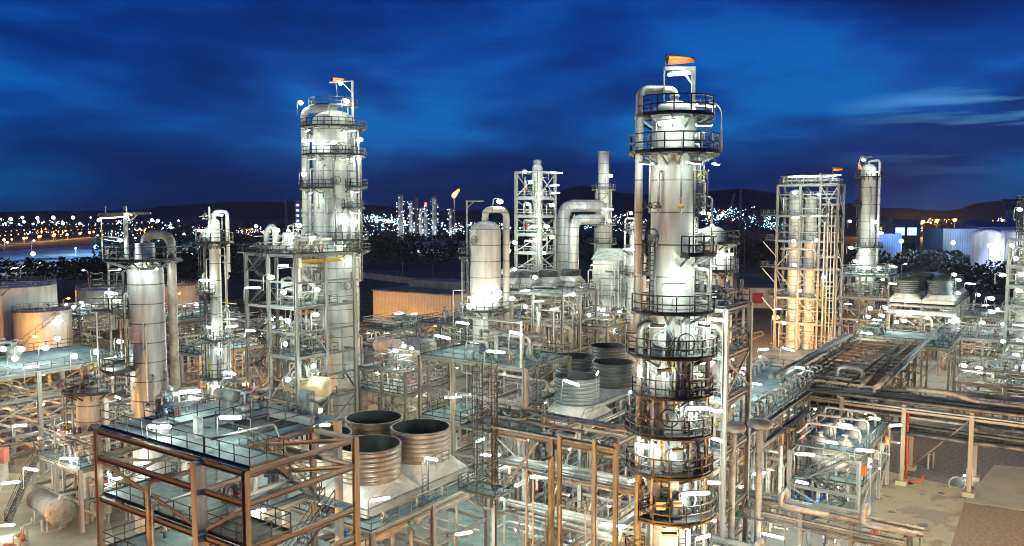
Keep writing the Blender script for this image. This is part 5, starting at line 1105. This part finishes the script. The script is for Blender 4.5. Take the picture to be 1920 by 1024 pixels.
for x, y in ((-2.4, -1.5), (2.4, -1.5), (0, -2.9)): MB().bar((x, y, 43), (x, y, 45.4), .16).build('platform_leg', 'galv', K2)
for px, py, s_ in [(564, 193, 1.4), (578, 264, 1.1), (675, 262, 1.5), (673, 298, 1.2), (570, 327, 1.6), (638, 156, 1.3), (650, 190, 1.3), (600, 270, 1.0), (668, 415, 1.3), (645, 410, 1.4), (625, 262 + 6, .8)]: lamp(K2, px, py, 114.6 if 590 < px < 655 else 116.5, 3800, s_, .05, 1.8)
light(K2, (1.2, -3.2, 48.4), 500, WHITE)  # extra light without a lamp body, added so this windsock is lit
windsock('small orange windsock on top of the fat left column', (P.x + .3, P.y - 1.5, 49.0), .1, 1.6, .35, .4)
# ---- column with bent overhead pipe (centre)
P = at(910, 500, 100); P.z = 0
K5 = column('distillation_column', 'pale domed column in the centre with a bent overhead pipe', P, [(1.6, 0), (1.6, 18), (1.95, 18.6), (1.95, 27.8), (1.9, 28.0)], [(18.0, -220, 40, 1.6), (13.6, -200, 20, 1.5), (24.5, 120, 200, 1.4)], 'cladpale', [(13.6, 18, -70), (18, 26, 175)], (.42, 6, 11, 1.5), [(175, .12, 10, 25, .3, 'galv'), (-150, .1, 8, 17, .6, 'pipe')], [(20, -60, .35), (26.6, -130, .3)], rw=.075)
shell_fill_lamps(K5, 3.1, [(17.25, -100, 500), (12.85, -60, 500), (12.85, -120, 400)], .9)
for a in (-120, -60): lampl(K5, (3.0*cos(radians(a)), 3.0*sin(radians(a)), 19.7), 700, 1.0, radians(a) + pi/2, 1.6)
nozzles(K5, 1.7, (8, 18), 19, 20)
b = MB(); b.bar((-2.3, 0, 24), (-2.3, 0, 31.6), .2); b.bar((-2.3, 0, 31.5), (-.2, 0, 31.5), .16); b.bar((-2.3, 0, 30.6), (-1.4, 0, 31.5), .12); b.bar((-2.9, -.5, 18), (-2.9, -.5, 24.6), .12); b.bar((-2.9, -.5, 24.6), (-2.0, -.5, 24.6), .12); b.bar((-4, -.5, 16), (-4, -.5, 20.4), .14); b.bar((-4, -.5, 20.4), (-2.6, -.5, 20.4), .14); b.build('davit', 'galv', K5)
for px, py, s_, Y in [(937, 378, 1.6, 100), (910, 562, 2.2, 97.2), (935, 548, 1.2, 98), (880, 575, 1.2, 98), (890, 645, 1.1, 97)]: lamp(K5, px, py, Y, 900, s_, 0, 1.6)
# ---- lattice frame tower, stack and ducts
S5o = (5.07, 152)
S5 = frame('steel_structure', 'white lattice tower with a slim vessel inside, centre of the skyline', 'steel structure', S5o, [-5.15, 0], [0, 5.8], [6, 11, 15, 19, 22.5, 26, 29.5, 33, 38.0], {22.5: [(-5.15, 0, 0, 5.8, 'ab')], 26: [(-5.15, 0, 0, 5.8, 'ab')], 29.5: [(-5.15, 0, 0, 5.8, 'ab')], 33: [(-5.15, 0, 0, 5.8, 'ab')], 19: [(-5.15, 0, 0, 5.8, 'ab')]}, cs=.5, bw=.3, bh=.4, cm='galv', bm='galv', braces=34, seed=51, dm='grating', rw=.09, railm='galv')
c_ = ab(S5o, -2.0, 2.6); vc = column('vertical_vessel', 'slim white vessel standing inside the lattice tower', c_, [(1.0, 0), (1.0, 38.6), (.9, 39)], [], 'cladpale', cat='vessel', n=20); MB().lathe([(.7, 38.8), (.8, 40.2), (0, 40.4)], 14).build('cap', 'galv', vc)
for z0, z1 in ((19, 22), (22.6, 25.5), (26.1, 29), (29.6, 32.5), (33.1, 37)): pipes(S5, (-4.2, -.3), (.3, 4.2), (z0, z1), 10, int(z0), (.08, .2), ('pipewhite', 'galv', 'pipe'))
for px, py in [(985, 322), (1043, 324), (1040, 348), (990, 383), (1010, 402), (1012, 363), (1042, 362), (995, 342), (1035, 385), (1000, 425), (1005, 450), (993, 452), (1020, 475), (1035, 445), (965, 455), (955, 470), (1025, 425)]: lamp(S5, px, py, 150.5, 760, 1.5, 0, 1.4)
P = at(1131, 430, 165); P.z = 0
K6 = thing('flue_stack', 'plain pale flue stack with twin bent ducts, highest in the centre', 'stack', P, 0)
MB().lathe([(1.7, 0), (1.7, 26), (1.25, 29.5), (1.12, 31), (1.12, 42.6), (1.02, 42.6), (1.0, 36)], 28).build('shell', 'cladpale', K6)
for z, w in ((34.8, 1.3), (27.6, 1.5), (23.8, 1.6)):
    b = MB(); b.sector(z, 1.2, 1.2 + w, -3.6, .6, .12); o = b.build('platform', 'galv', K6); MB().arcrail(z, 1.1 + w, -3.6, .6, 1.1, .09).build('railing', 'darksteel', o)
for k, (x, y) in enumerate(((-1.9, -1.4), (1.9, -1.4), (1.9, 1.6), (-1.9, 1.6))): member(K6, 'frame_leg', (x, y, 0), (x * .75, y * .75, 35), .3, .3, 'galv')
for z in (14, 17.5, 21, 24.5, 28, 31.5):
    for p, q in (((-1.7, -1.3, z), (1.7, -1.3, z)), ((1.7, -1.3, z), (1.7, 1.4, z)), ((-1.7, -1.3, z), (1.6, -1.3, z + 3.3))): member(K6, 'brace', p, q, .16, .16, 'galv', 'box')
for k, (px, py, Y, r) in enumerate([(1056, 386, 160, 1.25), (1076, 412, 156, 1.0)]):
    a_ = w2l(K6, at(px, py, Y)); z = a_.z; MB().pipe([(a_.x, a_.y, 8), (a_.x, a_.y, z), (0, 0, z)], r, 18, r*2.2, k=8).build('duct', 'clad', K6)
hb = building('fired_heater', 'pale heater box with sloping hood at the foot of the stack', (P.x - 3, P.y - 9, 12), 8.5, 7, 9, -.5, 'cladpale', 'galv', 2.0, (), 'heater'); pipes(hb, (-1, 8), (-1.5, -.3), (0, 9), 16, 90, (.1, .25), ('pipewhite', 'galv'))
for i in range(4): member(hb, 'leg', (.4 + 2.5*i, .5, -12), (.4 + 2.5*i, .5, 0), .4, .4)
for px, py in [(1145, 330), (1140, 392), (1143, 415), (1115, 497), (1150, 498), (1128, 505)]: lamp(K6, px, py, 160, 760, 1.5, 0, 1.3)
P = at(1190, 420, 150); P.z = 0
K9 = column('distillation_column', 'small pale column just left of the tallest column, half hidden', P, [(1.3, 0), (1.3, 20), (.9, 21), (.9, 28)], [(27, -200, 20, 1.2), (23, -180, 0, 1.2), (19, -200, 20, 1.4)], 'cladpale', [(19, 27, -50)], (.2, 170, 18, .6), [(0, .1, 10, 26, .3, 'galv')], rw=.09)
for px, py in [(1183, 400), (1195, 440), (1180, 468)]: lamp(K9, px, py, 147, 700, 1.4, 0, 1.3)
# ---- small fan bank in front of the lattice tower
C3o = (at(1000, 535, 140).x, 140)
C3 = frame('fan_platform', 'pipe filled platform carrying small dark fans in front of the lattice tower', 'platform', C3o, [-9, -4.5, 0, 6], [0, 6, 12], [6, 11, 16.0], {16.0: [(-9, 6, 0, 12, ALL)]}, cs=.4, braces=8, seed=55, dm='grating', rw=.09)
for i in range(4): fan(['dark fan at the left end of the small bank before the lattice tower', 'second fan from the left of the small bank before the lattice tower', 'third fan from the left of the small bank before the lattice tower', 'fan at the right end of the small bank before the lattice tower'][i], ab(C3o, -6.6 + 2.2*i, 1.0 + 4.0*i if i % 2 else 2.5 + 3*i, 16.1), 1.75, (4.0, 4.0), (2.2, 3.3), 'ringdark', 'small fan bank before the lattice tower')
pipes(C3, (-8.5, 5.5), (-.5, 11), (.3, 15), 60, 91, (.1, .3)); pipes(C3, (-8.5, -6), (-.8, 3), (16, 20), 6, 92, (.25, .45), ('pipewhite',))
for px, py in [(965, 505), (1003, 520), (985, 545), (1010, 565), (1075, 552), (1040, 580), (960, 560), (985, 575)]: lamp(C3, px, py, 138, 760, 1.5, 0, 1.5)
# ---- module with orange frame, left
g = gz(0, 708, 12)
S4 = frame('steel_structure', 'long teal decked structure on orange lit steel frames at the left edge', 'steel structure', (g.x, g.y), [-14, -7, 0], [-8, -2, 4, 10, 16], [3.2, 6.2, 9.2, 12.0], {12.0: [(-14, 0, -8, 16, ALL)]}, cs=.44, braces=16, seed=61, cm='steel', bm='steel', rw=.075)
for z0, z1, n_ in ((.2, 3, 18), (3.4, 6, 18), (6.4, 9, 18), (9.4, 11.6, 14)): pipes(S4, (-13, -.3), (-7, 15.5), (z0, z1), n_, int(z0*11) + 3, (.1, .3), vert=.3)
pipes(S4, (-13.5, -8), (-7, 6), (12.1, 14.4), 30, 95, (.1, .28), ('pipewhite', 'pipewhite', 'pipe'))
for px, py, Y in [(28, 672, 14), (85, 652, 14), (40, 655, 14.2), (108, 635, 14.2), (180, 660, 14), (60, 688, 14), (225, 640, 14.2), (6, 655, 14), (140, 668, 14)]: lampz(S4, px, py, Y, 620, 1.2, .2, 1.9)
for b_ in (-6, 0, 6, 12): 
    for z in (2.6, 5.4, 8.4, 11.2): lampl(S4, (-4, b_, z - .3), 300, 1, None, 0)
for i, (a, b_) in enumerate([(-11, -4), (-11, 1), (-10.5, 6)]): drum('horizontal_drum', ['white drum on the teal deck at the left edge, nearest of three', 'white drum on the teal deck at the left edge, middle of three', 'white drum on the teal deck at the left edge, farthest of three'][i], 'drum', ab((g.x, g.y), a, b_, 12.1), 2.6, .6, 'pipewhite', YAW, .5)
q = gz(60, 672, 0); lamppost('tall white lamp post with a flat arm left of the silver column', (at(180, 570, 92).x, 92, 0), at(180, 568, 92).z, 0.15, WHITE, 700, 2.0)
# little vessels below the teal deck, the cream column
P = at(172, 740, 78); P.z = 0
K10 = column('vertical_vessel', 'cream vessel lit orange in front of the left teal deck', P, [(1.45, 0), (1.45, 12.2)], [(12.6, -250, 60, 1.2)], 'cladwarm', [(4, 12.6, -150)], None, [(-30, .12, 2, 11.5, .3, 'pipe'), (-140, .1, 3, 11, .3, 'pipe')], [(9, -70, .3)], cat='vessel', rw=.065)
pipes(K10, (-1.2, 1.2), (-1.2, 1.2), (12.7, 15), 8, 96, (.08, .16))
# lower left: pumps platform, exchanger, stairs
g2 = gz(150, 882, 6.0)
S10 = frame('steel_structure', 'small low platform with stairs and blue grey deck, bottom left corner', 'steel structure', (g2.x, g2.y), [-9, -4.5, 0], [0, 5], [3, 6.0], {6.0: [(-9, 0, 0, 5, ALL)]}, cs=.32, braces=4, seed=63, cm='fireproof', bm='steel', rw=.06)
stairs(S10, -8.2, -3.0, [.1, 6.0], 3.0, 1.0, axis='b')
pipes(S10, (-8.8, 1), (.2, 5), (6.1, 9.4), 44, 97, (.07, .2)); pipes(S10, (-8.8, 2), (.2, 5), (.1, 5.5), 26, 98, (.08, .24), ('pipewhite', 'pipe'))
exchanger('heat_exchanger', 'horizontal exchanger with a round bolted end on the concrete, bottom left', (gz(95, 985).x, gz(95, 985).y, 0), 6.0, 1.05, 'cladwarm', YAW - .1, .9)
drum('horizontal_drum', 'small pale drum on the low platform, bottom left', 'drum', ab((g2.x, g2.y), -3.5, 3.2, 6.1), 2.4, .75, 'pipewhite', YAW, .5)
for px, py, Y in [(38, 798, 80), (120, 808, 78), (58, 880, 74), (12, 985, 72), (130, 860, 74), (225, 897, 66), (20, 905, 72)]: lamp(S10, px, py, Y, 480, 1.2, .15, 2.0)
for i, (px, py) in enumerate([(40, 1015), (20, 1035)]): pump(['red pump on the concrete at the bottom left corner', 'second red pump nearest the bottom left corner'][i], gz(px, py), YAW + .2*i, None, 'redpale', .8)
t = thing('cabinet', 'pink red cabinet at the left edge above the low platform', 'cabinet', gz(5, 905, 2.0)); MB().box(0, 0, 2.9, 1.1, .9, 1.5).build('body', 'redpale', t); MB().box(0, 0, 1.07, .9, .7, 2.14).build('plinth', 'fireproof', t); MB().box(.1, -.48, 2.9, .7, .05, 1.2).build('door', 'redpale', t)
# ---- generic process areas
def area(label, O, as_, bs, lv, decks, seed, n, lamps, rr=(.05, .2), rw=.08, power=420, cm='steel', dm='grating', name='steel_structure', ms=('pipe', 'pipe', 'pipewhite', 'pipedull', 'galv'), braces=10, yel=False):
    f = frame(name, label, 'steel structure', O, as_, bs, lv, {z: [(as_[0], as_[-1], bs[0], bs[-1], ALL)] for z in decks}, cs=.38, braces=braces, seed=seed, dm=dm, rw=rw, cm=cm, bm=cm)
    if yel:
        for b_ in bs: member(f, 'beam', (as_[0], b_ + .3, lv[-1] + .5), (as_[-1], b_ + .3, lv[-1] + .5), .3, .3, 'yellow')
    zs = [0] + list(lv) + [lv[-1] + 2.6]
    for i, (z0, z1) in enumerate(zip(zs, zs[1:])): pipes(f, (as_[0] + .3, as_[-1] - .2), (bs[0] + .3, bs[-1] - .2), (z0 + .1, z1 - .4), int(n * 1.4), seed * 7 + i, rr, ms)
    rg = random.Random(seed)
    for i in range(lamps):
        z = rg.choice(lv + [lv[-1] + 2.4] * 2); a, b_ = rg.uniform(as_[0] + .6, as_[-1] - .6), rg.uniform(bs[0] + .6, bs[-1] - .6)
        lampl(f, (a, b_, z - .7), power, 1.25, rg.choice((YAW, YAW, 0, .3)), 0 if z <= lv[-1] else 1.6)
    return f
def G2(px, py, z=0): p = gz(px, py, z); return (p.x, p.y)
area('pipe filled frame in front of the silver column base, left of the nearest deck', G2(250, 800, 8), [-8, -4, 0], [0, 5, 10], [4, 8.0], [8.0], 101, 16, 6)
area('low frame of pipes between the silver column and the slender column', G2(375, 705, 6), [-9, -4.5, 0], [0, 6, 12], [4.5, 9.0], [9.0], 102, 20, 8, dm='deck')
area('frame of grey pipes right behind the slender column', G2(440, 650, 6), [-12, -6, 0], [0, 7, 14], [4, 8.0], [8.0], 103, 22, 9, power=560)
area('wide low frame of pipes behind the left teal deck', G2(330, 615, 6), [-14, -7, 0], [0, 8, 16], [4, 7.5], [7.5], 104, 20, 9, power=600, dm='deck')
area('frame of pipes in front of the two white storage tanks', G2(150, 610, 5), [-12, -6, 0], [0, 7], [4, 7], [7], 105, 18, 7, power=560)
area('frame with red rails and white drums, middle of the plant left of the dark frame', G2(760, 745, 4), [-9, -4.5, 0], [0, 5, 10], [4.2, 7.6], [4.2], 106, 18, 9, power=480, dm='deck')
area('frame packed with pipes behind the dark middle structure', G2(850, 640, 6), [-9, -3, 3], [0, 7, 14], [5, 9.0], [9.0], 107, 20, 9, power=560)
area('frame of pipes between the stair structure and the orange shed', G2(735, 640, 5), [-9, -4.5, 0], [0, 7, 14], [4, 7.0], [7.0], 108, 18, 8, power=560)
area('tall pipe filled frame at the foot of the stack, left part', G2(1040, 600, 8), [-7, 0, 7], [0, 8, 16], [5, 9, 13.0], [13.0], 109, 20, 12, power=700, rw=.09, yel=True)
area('tall pipe filled frame at the foot of the stack, right part', G2(1170, 590, 8), [-8, 0, 5], [0, 8, 16], [5, 9, 13.0], [13.0], 110, 20, 13, power=700, rw=.09)
area('bright pipe filled frame between the dark fans and the stack', G2(1120, 640, 7), [-10, -4, 2], [0, 7, 14], [5, 9.5], [9.5], 111, 20, 10, power=620, yel=True)
area('bright area of pipes and valves right of the dark rack, near part', G2(1790, 735, 5), [0, 6, 12], [0, 7, 14], [3.6, 6.6], [], 115, 26, 11, power=520)
area('bright area of pipes and valves right of the dark rack, far part', G2(1760, 655, 5), [0, 7, 14], [0, 8, 16], [4, 7.5], [7.5], 116, 26, 12, power=640)
area('pipe frame at the right edge in front of the lattice tower', G2(1880, 700, 5), [0, 7, 14], [0, 8, 16], [4, 7.5], [], 117, 24, 10, power=620)
area('brown pipe frame with red cabinets behind the right fan bank', G2(1830, 620, 5), [-8, 0, 8], [0, 8, 16], [4, 8], [8], 118, 22, 10, power=700, rw=.09)
# white drums and red rails in the middle
for i, (px, py, lb) in enumerate([(762, 690, 'large white drum left of the dark middle frame'), (728, 668, 'white drum behind, nearer the stair structure'), (790, 668, 'white drum lit bright beside the dark middle frame post')]): drum('horizontal_drum', lb, 'drum', gz(px, py, 4.4 + i * .4), 4.6, 1.25, 'pipewhite', YAW + .1, .7)
g = gz(715, 735, 4)
b = MB(); b.rail([ab((g.x, g.y), 0, 0, 4), ab((g.x, g.y), 5, 0, 4), ab((g.x, g.y), 5, 5, 4), ab((g.x, g.y), 0, 5, 4)], 1.2, .09, 1.6, True); tag(b.build('guard_rail', 'red'), 'red guard rail around the valves left of the dark middle frame', 'railing')
# ---- orange lit tower on the right, columns behind it
S6o = (at(1530, 655, 172).x, 172)
S6 = frame('steel_structure', 'tall orange lit frame tower on the right holding two pale columns', 'steel structure', S6o, [-9, -4.2, 0, 3.6], [0, 5.5], [6, 11.5, 18, 24, 29.5, 36.2], {36.2: [(-9, 3.6, 0, 5.5, ALL)], 29.5: [(-12.5, 3.6, -.4, 5.5, 'ad')], 24: [(-11.5, 0, 0, 5.5, 'ad')], 18: [(-12.5, 0, 0, 5.5, 'ad')], 11.5: [(-11, 0, 0, 5.5, 'ad')], 6: [(-9, 0, 0, 5.5, 'ad')]}, cs=.46, bw=.28, bh=.36, cm='steel', bm='steel', braces=26, seed=65, dm='grating', rw=.1)
for z in (11.5, 18, 24, 29.5): member(S6, 'brace', (-12, 0, z - .3), (-9, 0, z - 3.6), .2, .2, 'steel', 'box')
for i, (a, r, h, lb) in enumerate([(-5.8, 1.5, 34.5, 'pale column inside the orange lit tower, left one'), (-2.6, 1.3, 33.0, 'pale column inside the orange lit tower, right one')]): column('distillation_column', lb, ab(S6o, a, 3.0), [(r, 0), (r, h)], [], 'cladpale', n=24)
for z0, z1, n_ in ((.2, 5.6, 16), (6.1, 11, 12), (11.6, 17, 12), (18.1, 23, 12), (24.1, 29, 12), (29.6, 35, 14), (36.3, 38.6, 16)): pipes(S6, (-8.6, 3.2), (.3, 5.2), (z0, z1), n_, int(z0 * 5) + 9, (.1, .26), ('pipe', 'pipewhite', 'galv'))
for k in range(4): MB().pipe([(1.2 + .7*k, -.6, .3), (1.2 + .7*k, -.6, 28 + 2*k - (k == 3) * 5), (1.2 + .7*k, 3, 28 + 2*k - (k == 3) * 5)], .2 - .03*k, 10).build('pipe', 'pipe', S6)
for px, py, s_ in [(1490, 331, 2.3), (1507, 331, 2.3), (1524, 331, 2.3), (1560, 330, 2.3), (1490, 362, 1.4), (1492, 408, 1.4), (1488, 452, 1.4), (1490, 497, 1.4), (1458, 580, 1.3), (1470, 606, 1.2), (1545, 520, 1.2), (1535, 365, 1.2), (1530, 405, 1.2), (1530, 450, 1.2), (1500, 545, 1.2)]: lamp(S6, px, py, 170, 560, s_, 0, 1.5)
windsock('bright orange windsock flying above the orange lit tower', at(1561, 316, 170) - Vector((0, 0, .2)), -.15, 2.0, .42, 2.4)
lamppost('single glaring orange street lamp by the road left of the orange lit tower', gz(1446, 645), at(1446, 597, gz(1446, 645).y).z, 0, SODIUM, 26000, .6, None, 2.4)
P = at(1625, 450, 190); P.z = 0
K7 = column('distillation_column', 'slim grey column right of the orange lit tower, flag at its tip', P, [(2.3, 0), (2.3, 20), (1.85, 21), (1.7, 38), (1.7, 40.6)], [(38.5, -200, 30, 1.5), (32, 100, 200, 1.5), (27, -60, 40, 1.6), (22, -200, 30, 1.8), (16, -210, 30, 2)], 'cladpale', [(22, 32, 190), (27, 38, 185)], (.3, -60, 18, .8), [(-100, .2, 20, 36, .3, 'pipe'), (0, .15, 18, 34, .5, 'pipe')], rw=.1)
b = MB(); b.bar((-.8, 0, 41), (-.8, 0, 43.4), .2); b.bar((-2.2, 0, 43.2), (.6, 0, 43.2), .2); b.build('davit', 'galv', K7)
b = MB().tube((0, 0, -1), (0, 0, .9), .06, 6); b.add([(0.05, 0, .8), (.8, .1, .2), (.9, .2, -.9), (.1, 0, -.4), (0.05, .05, .8), (.8, .15, .2), (.9, .25, -.9), (.1, .05, -.4)], [(0, 1, 2, 3), (7, 6, 5, 4), (0, 3, 7, 4), (1, 0, 4, 5), (2, 1, 5, 6), (3, 2, 6, 7)]); tag(b.build('flag', 'orangepaint', None, at(1609, 312, 189)), 'drooping orange flag at the tip of the slim grey column', 'flag')
for px, py in [(1619, 300), (1640, 322), (1594, 415), (1642, 417), (1596, 465), (1652, 437), (1622, 470), (1618, 515), (1632, 513), (1604, 490)]: lamp(K7, px, py, 187, 820, 1.5, 0, 1.5)
area('stepped pipe structure at the foot of the slim grey column', (at(1610, 600, 180).x, 180), [-5, 0, 6], [0, 7, 12], [6, 11, 16.0], [16.0, 11, 6], 121, 18, 14, power=760, rw=.1, dm='deck')
# ---- right fan bank
C4o = (at(1668, 560, 165).x, 165)
C4 = frame('fan_platform', 'broad platform carrying the double row of fans on the right', 'platform', C4o, [0, 6, 12.0], [0, 7, 14, 21, 28], [6, 11.2], {11.2: [(0, 12, 0, 28, ALL)]}, cs=.44, braces=8, seed=71, dm='grating', rw=.1)
ords = ['nearest left', 'nearest right', 'second left', 'second right', 'third left', 'third right', 'farthest left', 'farthest right']
for k in range(8): fan('%s fan of the dark double row on the right platform' % ords[k], ab(C4o, 2.9 + 6.0 * (k % 2), 3.2 + 6.9 * (k // 2), 11.3), 2.3, (5.8, 6.4), (2.2, 5.0), 'ringdark', 'double row of fans on the right')
pipes(C4, (0.3, 11.7), (.2, 27), (.3, 10.5), 40, 99, (.1, .3)); MB().pipe([(-.4, -1.4, 9.9), (12.4, -1.4, 9.9)], .5, 12).build('pipe', 'pipewhite', C4)
for px, py in [(1674, 532), (1705, 560), (1798, 525), (1797, 550), (1790, 515), (1690, 590), (1740, 597), (1772, 590), (1695, 602), (1655, 592), (1820, 532), (1835, 553), (1857, 560)]: lamp(C4, px, py, 160, 520, 1.4, 0, 1.6)
# teal road deck in front of the right fan bank
g = gz(1600, 640, 9)
T1 = frame('walkway_deck', 'flat teal deck with white valves in front of the right fan bank', 'deck', (g.x, g.y), [0, 7, 14], [0, 8, 16], [9.0], {9.0: [(0, 14, 0, 16, ALL)]}, cs=.4, braces=3, seed=73, dm='deck', rw=.09)
pipes(T1, (.2, 3), (.3, 15.7), (9.1, 11), 30, 120, (.1, .2), ('pipewhite', 'galv'), valves=.9); pipes(T1, (10.5, 13.8), (.3, 15.7), (9.1, 11), 30, 121, (.1, .2), ('pipewhite', 'galv'), valves=.9)
for px, py in [(1632, 578), (1660, 577), (1681, 604), (1698, 590), (1628, 594), (1645, 600), (1590, 570), (1625, 625)]: lampz(T1, px, py, 11, 700, 1.3, .1, 1.9)
# ---- lattice tower at the right edge
S11o = (at(1922, 600, 135).x + 4, 135)
S11 = frame('steel_structure', 'lit lattice tower cut by the right edge of the view', 'steel structure', S11o, [-6.2, 0], [0, 6], [5, 10, 14, 17.5, 21, 25.5], {z: [(-6.2, 0, 0, 6, 'ab')] for z in (10, 14, 17.5, 21)}, cs=.44, braces=14, seed=75, dm='grating', rw=.09)
column('distillation_column', 'pale column inside the lattice tower at the right edge', ab(S11o, -3.2, 3.2), [(1.9, 0), (1.9, 22), (1.2, 23), (1.2, 33)], [(32, -200, 20, 1.2), (27, -200, 20, 1.2)], 'cladpale', [(22, 32, 190)], n=24, rw=.09)
for z0, z1 in ((.2, 5), (5.2, 9.6), (10.1, 13.6), (14.1, 17), (17.6, 20.6), (21.1, 25)): pipes(S11, (-6, -.3), (.3, 5.7), (z0, z1), 12, int(z0*13) + 5, (.1, .24))
for px, py in [(1912, 393), (1897, 460), (1905, 485), (1880, 516), (1915, 515), (1860, 560), (1910, 545), (1915, 610), (1860, 585), (1880, 640), (1912, 640), (1905, 665), (1840, 720), (1885, 722)]: lamp(S11, px, py, 132, 700, 1.4, 0, 1.5)
vdrum('vertical_vessel', 'stubby silver vessel with a dark railed top at the right edge', 'vessel', gz(1888, 760), 6.4, 1.7, 'cladpale')
# ---- storage tanks on the left
for (px, py, r, h, lb) in [(82, 662, 5.6, 9.2, 'white storage tank in front with an orange lit left side'), (8, 646, 11.0, 13.5, 'largest white storage tank cut by the left edge'), (205, 612, 7.6, 10.0, 'white storage tank half hidden behind the silver column'), (338, 572, 6.0, 6.5, 'small orange lit storage tank right behind the silver column')]: tank(lb, gz(px, py), r, h)
gsheet('tank_bund', [(-160, 690), (140, 690), (300, 600), (80, 580), (-160, 600)], 0.004, 'drygrass')
for i, (px, py, h, a, col, pw, lb) in enumerate([(128, 668, 7.5, pi, WHITE, 500, 'white lamp post right beside the front storage tank'), (35, 640, 9.0, 0, WHITE, 500, 'white lamp post between the two left storage tanks'), (145, 640, 9, 0, WHITE, 400, 'white lamp post behind the front storage tank'), (168, 590, 13, pi, WHITE, 500, 'tall white lamp post left of the half hidden tank'), (1640, 650, 15, 0, WHITE, 600, 'tall thin lamp post beside the slim grey column foot'), (1687, 580, 14, 0, WHITE, 600, 'lamp post with a red foot left of the right fan bank')]): lamppost(lb, gz(px, py), h, a, col, pw, 1.0)
# sodium road lamps along the plant road: real posts, most of them hidden or below the view
for i, (x, y, h, pw, lb) in enumerate([(-27, 33, 7, 2800, 'orange road lamp in front of the nearest deck structure'), (-8, 38, 7, 4600, 'orange road lamp below the nearest bare posts'), (8, 40, 7, 6500, 'orange road lamp below the tallest column'), (24, 50, 7, 5000, 'orange road lamp right of the tallest column foot'), (-47, 62, 7, 5000, 'orange road lamp beside the bottom left platform'), (-62, 84, 7, 6500, 'orange road lamp beside the left teal deck'), (60, 58, 8, 16000, 'orange road lamp at the brown gravel bed')]):
    lamppost(lb, (x, y, 0), h, 1.0 + i, SODIUM, pw, 1.2)
lamppost('warm white yard lamp at the edge of the beige concrete yard', (47, 62, 0), 7.5, 2.5, (1.0, .80, .50), 14000, 1.2)
for i, (px, py, h, lb) in enumerate([(55, 690, 6, 'orange lamp post left of the front storage tank'), (120, 610, 7, 'orange lamp post between the storage tanks'), (330, 590, 6, 'orange lamp post in front of the small orange tank'), (1505, 675, 7, 'orange lamp post at the foot of the orange lit tower'), (1400, 800, 6, 'orange lamp post under the teal deck rack'), (1440, 740, 6, 'orange lamp post under the far end of the teal deck rack'), (590, 790, 5, 'orange lamp post below the cream drum'), (480, 800, 6, 'orange lamp post left of the stair structure foot'), (1040, 700, 6, 'orange lamp post left of the four dark fans'), (1010, 640, 6, 'orange lamp post among the pipes before the stack'), (1760, 700, 6, 'orange lamp post right of the dark pipe rack'), (700, 760, 5, 'orange lamp post by the red guard rail'), (1380, 930, 5, 'orange lamp post on the pale floor'), (60, 850, 6, 'orange lamp post behind the bottom left platform')]):
    lamppost(lb, gz(px, py), h, .5 * i, SODIUM, 20000 if i == 3 else 4600, 1.0)
for r_, b in OVER.values(): b.build('fine_piping', ['pipe', 'pipewhite'], r_)['kind'] = 'stuff'
print('MOST PIPES', max(NP.values()), 'VALVES', max(NV.values())); print('LAMPS', NL[0], 'OBJECTS', len(bpy.data.objects))
